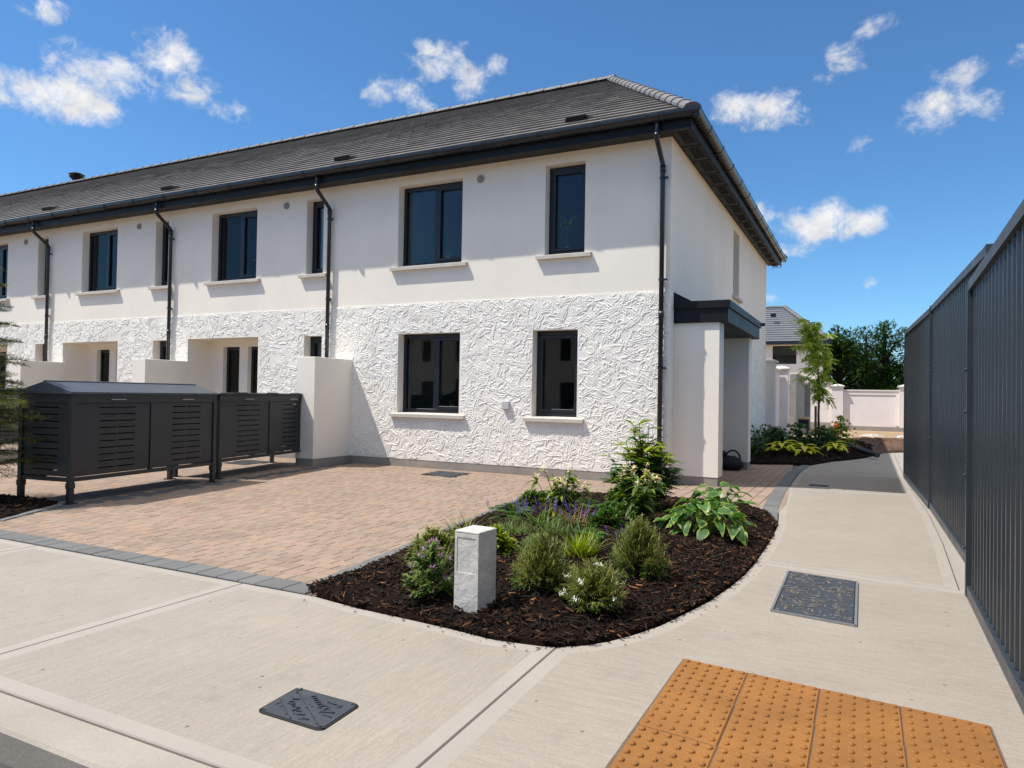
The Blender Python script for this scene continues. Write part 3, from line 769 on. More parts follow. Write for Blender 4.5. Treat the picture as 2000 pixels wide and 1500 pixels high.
def window(x0, x1, z0, z1, kind, parent):
    y0, y1 = REV, REV+.07; f = .062
    mb = MB()
    mb.box(x0, x0+f, y0, y1, z0, z1, 0, .004); mb.box(x1-f, x1, y0, y1, z0, z1, 0, .004); mb.box(x0+f, x1-f, y0, y1, z1-f-.012, z1, 0, .004); mb.box(x0+f, x1-f, y0, y1, z0, z0+f+.01, 0, .004)
    panes = []
    def sash(a, b):
        s = .05; za, zb = z0+f+.012, z1-f-.014; yy = y0-.014
        mb.box(a, a+s, yy, y1-.012, za, zb, 0, .004); mb.box(b-s, b, yy, y1-.012, za, zb, 0, .004); mb.box(a+s, b-s, yy, y1-.012, zb-s, zb, 0, .004); mb.box(a+s, b-s, yy, y1-.012, za, za+s, 0, .004)
        panes.append((a+s, b-s, za+s, zb-s))
    if kind == 'wide':
        xm = x0+(x1-x0)*.53
        mb.box(xm-.035, xm+.035, y0, y1, z0+f+.01, z1-f-.012, 0, .004)
        panes.append((x0+f, xm-.035, z0+f+.01, z1-f-.012)); sash(xm+.036, x1-f-.001)
    elif kind == 'single': sash(x0+f+.001, x1-f-.001)
    else: sash(x0+f+.001, x1-f-.001)
    w = mb.build('window', 'frame', parent)
    for a, b, c, d in panes:
        mb = MB(); mb.box(a-.004, b+.004, y0+.026, y0+.044, c-.004, d+.004); mb.build('pane', 'glass', w)
    if z0 > 1.8 or z0 < 1.2:
        mb = MB(); e = .125
        zt = z0-.002
        mb.add([(x0-e, -.075, zt-.075), (x1+e, -.075, zt-.075), (x1+e, .0, zt-.075), (x0-e, .0, zt-.075),
                (x0-e, -.075, zt-.022), (x1+e, -.075, zt-.022), (x1+e, 0, zt-.006), (x0-e, 0, zt-.006)],
               [(0, 3, 2, 1), (0, 1, 5, 4), (1, 2, 6, 5), (2, 3, 7, 6), (3, 0, 4, 7), (4, 5, 6, 7)])
        mb.quad((x0, -.0, zt-.006), (x1, -.0, zt-.006), (x1, REV+.01, zt+.006), (x0, REV+.01, zt+.006))
        mb.build('sill', 'sill', w)
    return w
for w in wins[:4]+wins[4:16]: window(*w, T)
# gable window
mb = MB(); y0, y1, z0, z1 = GW; f = .06
for a, b, c, d in ((y0, y0+f, z0, z1), (y1-f, y1, z0, z1), (y0+f, y1-f, z1-f, z1), (y0+f, y1-f, z0, z0+f)): mb.box(-.22, -.15, a, b, c, d)
gw = mb.build('window', 'frame', T)
mb = MB(); mb.box(-.195, -.18, y0+f, y1-f, z0+f, z1-f); mb.build('pane', 'glass', gw)
mb = MB(); mb.box(-.001, .075, y0-.12, y1+.12, z0-.075, z0-.01, 0, .006); mb.build('sill', 'sill', gw)

# --- roof
EY, EX, EZ = -.42, .42, 5.30
RY, RZ, RX = 5.48, 8.72, -2.83
N = 23
v0 = Vector((0, EY, EZ)); vs_ = Vector((0, RY-EY, RZ-EZ)); nrm = vs_.cross(Vector((-1, 0, 0))).normalized()
if nrm.z < 0: nrm = -nrm
mb = MB()
XR = XL-.4
for i in range(N):
    t0, t1 = i/N, (i+1)/N
    xr0, xr1 = EX+(RX-EX)*t0, EX+(RX-EX)*t1
    x = XR + (.165 if i % 2 else 0)-.165
    while x < xr0:
        a, b = max(x, XR), x+.33
        lift = .034+R.uniform(-.0015, .002); tw = R.uniform(-.001, .001)
        b0, b1 = min(b, xr0), min(b, xr1)
        a0, a1 = min(a, xr0), min(a, xr1)
        g = .0025
        P = lambda xx, t, h: Vector((xx, EY+(RY-EY)*t, EZ+(RZ-EZ)*t))+nrm*h
        tl, tr, bl, br = P(a1+g, t1+.006, .002), P(b1-g, t1+.006, .002), P(a0+g, t0, lift+tw), P(b0-g, t0, lift-tw)
        nl, nr = P(a0+g, t0, lift-.022), P(b0-g, t0, lift-.022)
        ul, ur = P(a0+g, t0+.004, -.004), P(b0-g, t0+.004, -.004)
        mb.add([bl, br, tr, tl, nl, nr, ul, ur], [(0, 1, 2, 3), (4, 5, 1, 0), (6, 7, 5, 4)])
        x += .33
# gable hip slope and the rear slope
hy = Vector((RX-EX, 0, RZ-EZ)); hn = Vector((RZ-EZ, 0, EX-RX)).normalized()
for i in range(N):
    t0, t1 = i/N, (i+1)/N
    ya0, yb0 = EY+(RY-EY)*t0, (2*RY-EY)-(RY-EY)*t0; ya1, yb1 = EY+(RY-EY)*t1, (2*RY-EY)-(RY-EY)*t1
    P = lambda yy, t, h: Vector((EX+(RX-EX)*t, yy, EZ+(RZ-EZ)*t))+hn*h
    mb.add([P(ya0, t0, .026), P(yb0, t0, .026), P(yb1, t1, .002), P(ya1, t1, .002), P(ya0, t0, 0), P(yb0, t0, 0)], [(0, 1, 2, 3), (4, 5, 1, 0)])
mb.quad((XR, 2*RY-EY, EZ), (XR, RY, RZ), (RX, RY, RZ), (EX, 2*RY-EY, EZ)); mb.add([(XR, EY, EZ), (XR, RY, RZ), (XR, 2*RY-EY, EZ)], [(0, 1, 2)])
# underlay a little below the tiles
un = [Vector((XR, EY, EZ)), Vector((EX, EY, EZ)), Vector((RX, RY, RZ)), Vector((XR, RY, RZ))]
mb.add([p-nrm*.012 for p in un], [(0, 1, 2, 3)])
roof = mb.build('roof', 'tile', T)
def halfround(mb, a, b, r0, r1, up, n=8, flat=.75):
    a, b = Vector(a), Vector(b); d = (b-a).normalized(); s = d.cross(Vector(up)).normalized(); u = s.cross(d)
    vs = []
    for p, r in ((a, r0), (b, r1)):
        for k in range(n+1):
            an = math.pi*k/n; vs.append(p+s*math.cos(an)*r+u*math.sin(an)*r*flat)
    vs += [a-u*.01, b-u*.01]
    fs = [(k, k+1, n+2+k, n+1+k) for k in range(n)]
    fs += [tuple(list(range(n, -1, -1))), tuple(range(n+1, 2*n+2))]
    mb.add(vs, fs)
mb = MB()
HA, HB = Vector((EX-.04, EY+.05, EZ+.045)), Vector((RX, RY, RZ+.02)); hl = (HB-HA).length; k = round(hl/.42)
for i in range(k):
    a = HA.lerp(HB, i/k); b = HA.lerp(HB, min(1, (i+1.12)/k))
    halfround(mb, a, b, .135, .115, (0, 0, 1))
HB2 = Vector((RX, RY, RZ+.02)); HA2 = Vector((EX, 2*RY-EY-.05, EZ+.03))
for i in range(k): halfround(mb, HA2.lerp(HB2, i/k), HA2.lerp(HB2, min(1, (i+1.12)/k)), .135, .115, (0, 0, 1))
mb.build('hip_tiles', 'ridge', roof)
mb = MB(); x = RX+.1
while x > XR:
    halfround(mb, (x, RY, RZ+.012), (x-.47, RY, RZ+.012), .14, .122, (0, 0, 1)); x -= .45
mb.build('ridge_tiles', 'ridge', roof)
for x in (-1.6, -6.37, -11.3, -15.72):
    mb = MB(); t = .108
    c = P(0, 0, 0)
    c = Vector((x, EY+(RY-EY)*t, EZ+(RZ-EZ)*t)); uu = vs_.normalized()
    q = [c+nrm*.03+Vector((-.2, 0, 0)), c+nrm*.03+Vector((.2, 0, 0)), c+nrm*.03+uu*.26+Vector((.2, 0, 0)), c+nrm*.03+uu*.26+Vector((-.2, 0, 0))]
    tq = [c+nrm*.10+Vector((-.17, 0, 0)), c+nrm*.10+Vector((.17, 0, 0)), c+nrm*.045+uu*.25+Vector((.17, 0, 0)), c+nrm*.045+uu*.25+Vector((-.17, 0, 0))]
    mb.add(q+tq, [(4, 5, 6, 7), (0, 1, 5, 4), (1, 2, 6, 5), (2, 3, 7, 6), (3, 0, 4, 7)])
    mb.build('roof_vent', 'fascia', roof)
mb = MB(); mb.tube([(-24., 6.0, 8.2), (-24., 6.0, 9.12)], .14, 12); mb.tube([(-24., 6., 9.12), (-24., 6., 9.2)], [.2, .26], 12); mb.tube([(-24., 6., 9.28), (-24., 6., 9.36)], [.28, .1], 12); mb.tube([(-24., 6, 9.2), (-24, 6, 9.28)], .1, 8)
mb.build('flue', 'fascia', roof)
# --- eaves: soffit, fascia, gutters
FY, FX = -.345, .345
mb = MB()
mb.box(XL-.3, FX, FY, -.002, HS-.012, HS); mb.box(.002, FX, -.002, GD+.3, HS-.0121, HS)
mb.build('soffit', 'soffit', T)
mb = MB()
y = -.2
while y < GD+.2:                                     # ventilation slots and board joints under the gable eave
    k = 0
    while k < 11: mb.box(.11, .27, y+.05+k*.05, y+.066+k*.05, HS-.0165, HS-.0125); k += 1
    mb.box(.03, .335, y+.7, y+.722, HS-.0185, HS-.0125); y += .74
mb.box(.296, .304, -.3, GD+.2, HS-.0175, HS-.0125)
mb.build('soffit_vent', 'slot', T)
mb = MB()
mb.box(XL-.3, FX+.02, FY-.02, FY, HS-.05, EZ-.01); mb.box(FX, FX+.02, FY, GD+.34, HS-.05, EZ-.01)
mb.build('fascia', 'fascia', T)
def gutter(mb, a, b, out, r=.074):
    a, b, out = Vector(a), Vector(b), Vector(out); n = 10
    pr = []
    k = r/.074
    for o_, z_ in ((-.078, 0), (-.078, -.05), (-.06, -.082), (-.03, -.1), (.01, -.105), (.045, -.096), (.07, -.075), (.083, -.045), (.086, -.02), (.084, 0)): pr.append(out*(o_*k)+Vector((0, 0, z_*k)))
    inn = [p*.88 for p in pr][::-1]
    ring = pr+inn; m = len(ring)
    mb.add([a+p for p in ring]+[b+p for p in ring], [(i, (i+1) % m, m+(i+1) % m, m+i) for i in range(m)]+[tuple(range(m))[::-1], tuple(range(m, 2*m))])
GZ = 5.325
mb = MB(); gutter(mb, (XL-.3, FY-.085, GZ), (FX+.15, FY-.085, GZ), (0, -1, 0))
gutter(mb, (FX+.085, FY-.15, GZ), (FX+.085, GD+.35, GZ), (1, 0, 0))
gut = mb.build('gutter', 'gutter', T, smooth=False)
x = FX-.35
while x > -24:
    mb = MB()
    for q in (0, .055): gutter(mb, (x-q, FY-.085, GZ+.002), (x-q-.022, FY-.085, GZ+.002), (0, -1, 0), .080)
    mb.box(x-.07, x-.007, FY-.16, FY-.03, GZ-.003, GZ+.004)
    mb.build('gutter_bracket', 'gutter', gut); x -= .95
y = .3
while y < GD:
    mb = MB(); gutter(mb, (FX+.085, y, GZ+.002), (FX+.085, y+.07, GZ+.002), (1, 0, 0), .080); mb.build('gutter_bracket', 'gutter', gut); y += .95
for i, x in enumerate((-.11, -6.41, -10.78, -15.15, -19.5)):
    zb = .1 if i == 0 else .14
    mb = MB()
    mb.tube([(x, FY-.085, GZ-.05), (x, FY-.085, 5.02), (x, FY-.07, 4.97), (x, -.085, 4.72), (x, -.07, 4.66), (x, -.07, zb)], .036, 12)
    mb.tube([(x, FY-.085, 5.06), (x, FY-.085, 5.0)], .044, 12); mb.tube([(x, -.07, 4.70), (x, -.07, 4.60)], .043, 12); mb.tube([(x, -.07, 2.55), (x, -.07, 2.45)], .041, 12)
    dp = mb.build('downpipe', 'gutter', T, smooth=True)
    for z in (4.5, 3.0, 1.7):
        mb = MB(); mb.tube([(x, -.07, z), (x, -.07, z+.03)], .045, 12); mb.box(x+.035, x+.085, -.085, -.06, z, z+.028); mb.box(x-.02, x+.02, -.04, -.001, z, z+.03)
        mb.build('pipe_clip', 'gutter', dp)
for x in (-3.22, -7.55, -11.91, -16.2, -20.5):
    mb = MB(); 
    mb.tube([(x, -.001, 4.895), (x, -.022, 4.895)], .066, 20)
    v = mb.build('wall_vent', 'vent_plastic', T)
    mb = MB(); mb.tube([(x, -.0225, 4.895), (x, -.026, 4.895)], .048, 20); mb.tube([(x, -.0265, 4.895), (x, -.034, 4.895)], .022, 14); mb.build('grille', 'plinth', v)
mb = MB(); mb.box(-2.72, -2.60, -.07, -.011, 1.05, 1.185, 0, .008); mb.build('meter_box', 'meter', T)

# --- porch on the gable
PY = .236
mb = MB(); mb.box(.011, .675, PY, PY+.36, ZP, 2.44); mb.build('porch_wall', 'render', T)
mb = MB(); mb.box(.011, .675, 3.12, 3.44, ZP, 2.44); mb.build('porch_wall', 'render', T)
mb = MB(); mb.box(.011, .668, PY+.007, PY+.353, -.02, ZP); mb.box(.011, .668, 3.127, 3.433, -.02, ZP); mb.build('plinth', 'plinth', T)
mb = MB()
mb.box(.011, .80, PY-.035, 3.52, 2.395, 2.62, 0, .004)
cp = mb.build('canopy', 'fascia', T)
mb = MB(); mb.box(.011, .83, PY-.06, 3.55, 2.60, 2.715, 0, .005); mb.add([(.012, PY-.05, 2.715), (.28, PY-.05, 2.715), (.012, PY-.05, 2.86), (.012, 3.5, 2.715), (.28, 3.5, 2.715), (.012, 3.5, 2.86)], [(0, 1, 2), (3, 5, 4), (1, 4, 5, 2), (0, 2, 5, 3)])
mb.tube([(.80, 3.5, 2.66), (.88, 3.58, 2.68)], .03, 8); mb.build('flashing', 'fascia', cp)
mb = MB(); f = .07
mb.box(.012, .05, .75, .75+f, 0, 2.12); mb.box(.012, .05, 1.75-f, 1.75, 0, 2.12); mb.box(.012, .05, .75+f, 1.75-f, 2.05, 2.12); mb.box(.0125, .04, .75+f, 1.75-f, 0.02, 2.05)
fd = mb.build('door', 'door', T)

# --- projecting white screen walls between the front doors
for i, (x1, lab) in enumerate(((-5.85, 'plain white rendered screen wall nearest the corner, beside the flat topped bin store'),
                               (-10.235, 'white screen wall behind the gabled bin store, left of the middle front door'),
                               (-14.47, 'white screen wall farthest along the terrace, partly behind the conifer'))):
    mb = MB(); mb.box(x1-.40, x1, -1.0, -.0105, ZP, 1.885, 0, .006)
    w = mb.build('screen_wall', 'render', at=(x1-.2, -.5, 0)); tag(w, lab, 'wall', 'screen walls between the front doors')
    mb = MB(); mb.box(x1-.393, x1-.007, -.993, -.0105, -.02, ZP); mb.build('plinth', 'plinth', w)

# ================================================================== BIN STORES
def slotted(mb, o, du, L_, z0, z1, th, slots, nrm, ulo, uhi, gap=None):
    """flat sheet from o along du; rows of slots between ulo..uhi"""
    o, du, nrm = Vector(o), Vector(du), Vector(nrm)
    def plate(u0, u1, a, b):
        p = [o+du*u0+Vector((0, 0, a)), o+du*u1+Vector((0, 0, a)), o+du*u1+Vector((0, 0, b)), o+du*u0+Vector((0, 0, b))]
        q = [v-nrm*th for v in p]
        mb.add(p+q, [(0, 1, 2, 3), (7, 6, 5, 4), (0, 4, 5, 1), (1, 5, 6, 2), (2, 6, 7, 3), (3, 7, 4, 0)])
    plate(0, ulo, z0, z1); plate(uhi, L_, z0, z1)
    zz = z0
    for s in slots:
        plate(ulo, uhi, zz, s); zz = s+.013
        if gap: plate(gap-.012, gap+.012, s, s+.013)
    plate(ulo, uhi, zz, z1)
def bin_store(gabled, label, L_=2.24, D_=.80):
    b = thing('bin_store', (0, 0, 0), label, 'bin store', 'metal bin stores on the driveway')
    zb, zt = .30, 1.215
    p = .055
    for x in (-D_, -p):
        for y in (0, L_-p):
            mb = MB(); mb.box(x, x+p, y, y+p, .012, zt, 0, .004); mb.box(x-.006, x+p+.006, y-.006, y+p+.006, .17, .23); mb.box(x-.03, x+p+.03, y-.03, y+p+.03, 0, .012); mb.build('leg', 'metal', b)
    mb = MB()
    for x in (-D_+.01, -p+.01): mb.box(x, x+.035, p, L_-p, zb-.06, zb-.015)
    for y in (.01, L_-p+.01): mb.box(-D_+p, -p, y, y+.035, zb-.06, zb-.015)
    mb.box(-p+.004, -.006, L_/2-.02, L_/2+.02, zb-.015, zt-.1); mb.box(-p+.002, -.004, p, L_-p, zt-.1, zt-.002); mb.box(-D_+.004, -D_+p-.004, p, L_-p, zt-.1, zt-.002)
    mb.box(-D_+p, -p, .004, p-.004, zt-.1, zt-.002); mb.box(-D_+p, -p, L_-p+.004, L_-.004, zt-.1, zt-.002)
    mb.build('frame', 'metal', b)
    sl_ = [zb+.06+k*.077 for k in range(10)]
    h = L_/2
    for k, (a, c) in enumerate(((p+.006, h-.026), (h+.026, L_-p-.006))):
        l = c-a
        mb = MB(); slotted(mb, (-.018, a, 0), (0, 1, 0), l, zb, zt-.105, .012, sl_, (1, 0, 0), l*.30, l*.78, l*.53)
        dr = mb.build('door', 'metal', b)
        mb = MB(); mb.box(.0, .022, a+l*.42, a+l*.62, zt-.068, zt-.055); mb.box(-.006, .0, a+l*.42, a+l*.46, zt-.068, zt-.055); mb.build('handle', 'alu', dr)
    mb = MB(); slotted(mb, (-D_+p+.006, .016, 0), (1, 0, 0), D_-2*p-.012, zb, zt-.105, .012, sl_, (0, -1, 0), .14, D_-2*p-.16); mb.build('end_panel', 'metal', b)
    mb = MB(); slotted(mb, (-D_+p+.006, L_-.028, 0), (1, 0, 0), D_-2*p-.012, zb, zt-.105, -.012, sl_, (0, -1, 0), .14, D_-2*p-.16); mb.build('end_panel', 'metal', b)
    mb = MB(); mb.box(-D_+.016, -D_+.028, p+.006, L_-p-.006, zb, zt-.105); mb.build('back_panel', 'metal', b)
    mb = MB(); mb.box(-D_+p, -p, p, L_-p, zb-.012, zb); mb.build('floor_tray', 'metal', b)
    mb = MB(); e = .02
    if gabled:
        A = [(-D_-e, -e, zt), (e, -e, zt), (e, -e, zt+.022), (-D_/2, -e, zt+.135), (-D_-e, -e, zt+.022)]
        Bq = [(x, L_+e, z) for x, y, z in A]
        mb.add(A+Bq, [(0, 1, 2, 3, 4), (9, 8, 7, 6, 5), (1, 6, 7, 2), (2, 7, 8, 3), (3, 8, 9, 4), (4, 9, 5, 0), (0, 5, 6, 1)])
        mb.tube([(-D_/2, -e, zt+.137), (-D_/2, L_+e, zt+.137)], .012, 6)
    else:
        mb.box(-D_-e, e, -e, L_+e, zt, zt+.03, 0, .006)
        for y in (.3, 1.1, 1.75): mb.tube([(.012, y, zt+.034), (.012, y+.3, zt+.034)], .008, 6)
    mb.build('lid', 'metal_lid' if gabled else 'metal', b)
    return b
b = bin_store(True, 'nearest dark metal bin store with low gabled lid, beside the mulch bed'); b.location = (-5.22, -5.52, 0); b.rotation_euler.z = rad(8)
b = bin_store(False, 'flat lidded dark metal bin store standing against the white screen wall', 2.45); b.location = (-5.72, -3.08, 0); b.rotation_euler.z = rad(11)
b = bin_store(False, 'dark metal bin store cut by the left edge of the photo, behind the conifer'); b.location = (-11.55, -4.35, 0); b.rotation_euler.z = rad(11)

# ================================================================== HOARDING
hd = thing('steel_hoarding', (3.4, -2, 0), 'tall dark profiled steel hoarding along the right of the path', 'fence')
def hoard(x0, y0, x1, y1, zb0, zb1, zt0, zt1, pitch=.128):
    a, c = Vector((x0, y0, 0)), Vector((x1, y1, 0)); d = (c-a).normalized(); n = Vector((-d.y, d.x, 0))
    if n.x > 0: n = -n
    Ln = (c-a).length
    us = []; u = 0.
    while u < Ln-.02:
        for du, off in ((0, 0), (pitch*.58, 0), (pitch*.66, .011), (pitch*.84, .011), (pitch*.92, 0)): us.append((u+du, off))
        u += pitch
    us = [q for q in us if q[0] <= Ln]; us.append((Ln, 0))
    mb = MB(); vs = []
    for u, off in us:
        t = u/Ln; p = a+d*u+n*off
        vs += [(p.x, p.y, zb0+(zb1-zb0)*t+.05), (p.x, p.y, zt0+(zt1-zt0)*t-.03)]
    mb.add(vs, [(2*i, 2*i+2, 2*i+3, 2*i+1) for i in range(len(us)-1)])
    vs2 = [tuple(Vector(v)-n*.03) for v in vs]
    mb.add(vs2, [(2*i, 2*i+2, 2*i+3, 2*i+1) for i in range(0, len(us)-1)])
    pn = mb.build('panel', 'hoard', hd)
    def bar(h0, h1, o0, o1, zfun):
        mb = MB(); q = []
        for u in (0, Ln):
            t = u/Ln; p = a+d*u; z = zfun(t)
            for o, hh in ((o0, h0), (o1, h0), (o1, h1), (o0, h1)): q.append((p.x+n.x*o, p.y+n.y*o, z+hh))
        mb.add(q, [(0, 1, 2, 3), (7, 6, 5, 4), (0, 4, 5, 1), (1, 5, 6, 2), (2, 6, 7, 3), (3, 7, 4, 0)])
        return mb
    bar(-.065, .0, -.05, .032, lambda t: zt0+(zt1-zt0)*t).build('top_rail', 'hoard_trim', pn)
    bar(.0, .075, -.05, .03, lambda t: zb0+(zb1-zb0)*t).build('bottom_rail', 'hoard_trim', pn)
    return n
hoard(3.215, -9.2, 3.235, -4.78, 0, 0, 2.22, 2.09)
hoard(3.355, -4.5, 3.315, -.42, 0, 0, 2.36, 2.44)
hoard(3.30, -.40, 3.19, 3.35, 0, 0, 2.42, 2.47)
def post(x0, x1, y0, y1, z, m='hoard_trim'):
    mb = MB(); mb.box(x0, x1, y0, y1, 0, z, 0, .004); return mb.build('post', m, hd)
post(3.322, 3.43, -4.60, -4.52, 2.365); post(3.432, 3.53, -4.6, -4.5, 2.355, 'timber'); post(3.2, 3.25, -4.775, -4.73, 2.08); post(3.275, 3.315, -.42, -.40, 2.45); post(3.16, 3.22, 3.36, 3.40, 2.48)
mb = MB()
for y, z in ((-4.76, 1.5), (-4.76, 1.22), (-4.76, .8), (-4.76, .32), (-.41, 1.75), (-.41, 1.66), (-.41, .85), (-.41, .75)): mb.tube([(3.30 if y > -2 else 3.20, y, z), (3.262 if y > -2 else 3.185, y, z)], .012, 8)
mb.build('bolt', 'hoard_trim', hd)

# ================================================================== PAVING FURNITURE
def dirquad(c, pts): return pts
mb = MB()                                       # rhomb shaped utility cover in the foreground
Q = [(.41, -7.98), (.43, -8.232), (.775, -8.24), (.762, -7.985)]
def rounded(Q, r=.12, n=5):
    out = []
    m = len(Q)
    for i in range(m):
        p, a, b = Vector(Q[i]), Vector(Q[i-1]), Vector(Q[(i+1) % m])
        s, e = p+(a-p)*r, p+(b-p)*r
        for k in range(n+1):
            t = k/n; out.append(tuple(s*(1-t)**2+p*2*t*(1-t)+e*t*t))
    return out
q = rounded(Q); mb.prism(q, -.05, .0)
cov = tag(mb.build('utility_cover', 'slot', at=(.6, -8.1, 0)), 'grey cast iron utility cover with raised cross ribs in the foreground pavement', 'manhole cover')
cov.location = (.6, -8.1, 0)
mb = MB(); mb.prism(inset(q, .010), -.03, .003)
ax, ay = Vector((.345, -.003)), Vector((.015, -.252))
def loc(u, v): return Vector(Q[0])+(Vector(Q[3])-Vector(Q[0]))*u+(Vector(Q[1])-Vector(Q[0]))*v
def rib(u0, v0, u1, v1, w=.006, z1=.008):
    a, b = loc(u0, v0), loc(u1, v1); d = (b-a).normalized(); n = Vector((-d.y, d.x))*w*.5
    mb.prism([tuple(a-n), tuple(a+n), tuple(b+n), tuple(b-n)][::-1], .002, z1)
rib(.05, .08, .93, .93, .009); rib(.05, .5, .5, .95, .006); rib(.1, .03, .12, .2, .006)
for u, v in ((.62, .22), (.72, .22), (.60, .34)): rib(u, v, u+.12, v+.02)
for k in range(6): rib(.35+k*.05, .2+k*.045, .39+k*.05, .14+k*.045, .007)
for k in range(5): rib(.2+k*.06, .52+k*.05, .25+k*.06, .48+k*.05, .007)
rib(.72, .38, .86, .48); rib(.72, .38, .70, .55); rib(.70, .55, .86, .48); rib(.76, .60, .9, .62)
rib(.3, .62, .42, .60); rib(.42, .60, .40, .74); rib(.40, .74, .3, .62); rib(.12, .32, .2, .42); rib(.2, .42, .27, .36); rib(.5, .8, .58, .76); rib(.62, .86, .7, .84)
for _ in range(26):
    u, v = R.uniform(.08, .92), R.uniform(.08, .92); an = R.choice((0, .8, 1.6)); rib(u, v, u+.03*math.cos(an), v+.035*math.sin(an), .006, .006)
pl = mb.build('cover_plate', 'dark_metal_cover', cov)
mb = MB()
for u, v in ((.06, .07), (.94, .08), (.06, .92), (.93, .93)):
    c = loc(u, v); mb.box(c.x-.014, c.x+.014, c.y-.006, c.y+.006, .0025, .0038)
mb.build('key_slot', 'slot', cov)
Q2 = [(2.095, -4.66), (2.10, -5.76), (2.56, -5.83), (2.555, -4.75)]
mb = MB(); mb.prism(Q2[::1], -.05, .0035)
cv2 = tag(mb.build('chamber_cover', 'slot', at=(2.33, -5.25, 0)), 'long slate grey chamber cover set in the path beside the hoarding', 'manhole cover')
mb = MB(); mb.prism(inset(Q2, .015), -.04, .006); mb.build('cover_plate', 'dark_metal_cover', cv2)
mb = MB()
for i in range(4):
    a, c = Vector(Q2[i]), Vector(Q2[(i+1) % 4]); d = (c-a).normalized(); n = Vector((-d.y, d.x))*.007
    mb.prism([tuple(a-n), tuple(c-n), tuple(c+n), tuple(a+n)], -.03, .0085)
mb.build('cover_frame', 'alu', cv2)
mb = MB()
for _ in range(300):
    u, v = R.uniform(.04, .96), R.uniform(.03, .97)
    if R.random() > .45+.55*max(0, 1-u*1.5-.0*v) and R.random() < .6: continue
    p = Vector(Q2[0]).lerp(Vector(Q2[3]), u).lerp(Vector(Q2[1]).lerp(Vector(Q2[2]), u), v)
    a = R.choice((0, 1.57, .5, 2.4))+R.gauss(0, .25); l = R.uniform(.008, .034); w = R.uniform(.003, .006)
    d = Vector((math.cos(a), math.sin(a)))*l; n = Vector((-math.sin(a), math.cos(a)))*w
    mb.prism([tuple(p-d-n), tuple(p+d-n*.6), tuple(p+d*.9+n), tuple(p-d*.8+n*.8)], .005, .0095)
mb.build('raised_grit', mat('worn cover grit', lin((104, 100, 95)), .8, .3, 12, .3, island=.45), cv2)
for (Qd, lab) in (([(-3.72, -.84), (-3.12, -.97), (-3.14, -.33), (-3.74, -.30)], 'dark square drain cover in the driveway under the wide ground floor window'),
                  ([(-7.55, -1.4), (-7.0, -1.38), (-7.02, -.74), (-7.6, -.72)], 'dark square drain cover in the driveway behind the flat lidded bin store')):
    cx, cy = sum(q[0] for q in Qd)/4, sum(q[1] for q in Qd)/4
    mb = MB(); mb.prism(inset(Qd, -.02), -.05, .0025); o = tag(mb.build('drain_cover', 'slot', at=(cx, cy, 0)), lab, 'drain cover', 'drain covers in the driveway')
    mb = MB(); mb.prism(inset(Qd, .03), -.04, .006)
    for k in range(7):
        for j in range(7): mb.box(cx-.22+k*.07, cx-.19+k*.07, cy-.22+j*.07, cy-.19+j*.07, .005, .009)
    mb.build('cover_plate', 'dark_metal_cover', o)
mb = MB(); mb.box(1.83, 2.1, 1.22, 1.42, -.01, .004); mb.box(1.85, 2.08, 1.24, 1.40, -.01, .007); tag(mb.build('access_cover', 'dark_metal_cover', at=(1.95, 1.3, 0)), 'small flat grey access cover in the shaded part of the path', 'access cover')
# tactile paving
ta = thing('tactile_paving', (2.4, -7.6, 0), 'buff orange tactile paving slabs with rows of raised domes', 'tactile paving')
mb = MB(); dm = MB()
cols = [1.815, 2.125, 2.435, 2.745, 3.055]
def trow(x, k): return -6.825-.105*(x-1.815)-.395*k
for k in range(5):
    for c in range(4):
        x0, x1 = cols[c], cols[c+1]
        qd = [(x0+.003*k, trow(x0, k+1)), (x1+.003*k, trow(x1, k+1)), (x1+.003*k, trow(x1, k)), (x0+.003*k, trow(x0, k))]
        block(mb, qd, 0, .008, .005, .0026)
        for i in range(6):
            for j in range(6):
                u, v = (i+.5)/6, (j+.5)/6
                a = Vector(qd[0]).lerp(Vector(qd[1]), u).lerp(Vector(qd[3]).lerp(Vector(qd[2]), u), v)
                vs = []; r0 = .0142
                for rr, zz in ((1, .007), (.84, .0128), (.45, .0162)):
                    vs += [(a.x+math.cos(2*math.pi*q/8)*r0*rr, a.y+math.sin(2*math.pi*q/8)*r0*rr*1.2, zz) for q in range(8)]
                dm.add(vs, [(q, (q+1) % 8, 8+(q+1) % 8, 8+q) for q in range(8)]+[(8+q, 8+(q+1) % 8, 16+(q+1) % 8, 16+q) for q in range(8)]+[tuple(range(16, 24))])
mb.add(dm.v, dm.f); mb.build('slab', 'tactile', ta)
mb = MB(); mb.prism([(1.811, trow(1.811, 5)-.01), (3.073, trow(3.073, 5)-.01), (3.059, trow(3.059, 0)+.004), (1.811, trow(1.811, 0)+.004)], -.05, .002); mb.build('joint_bed', 'sand_joint', ta)

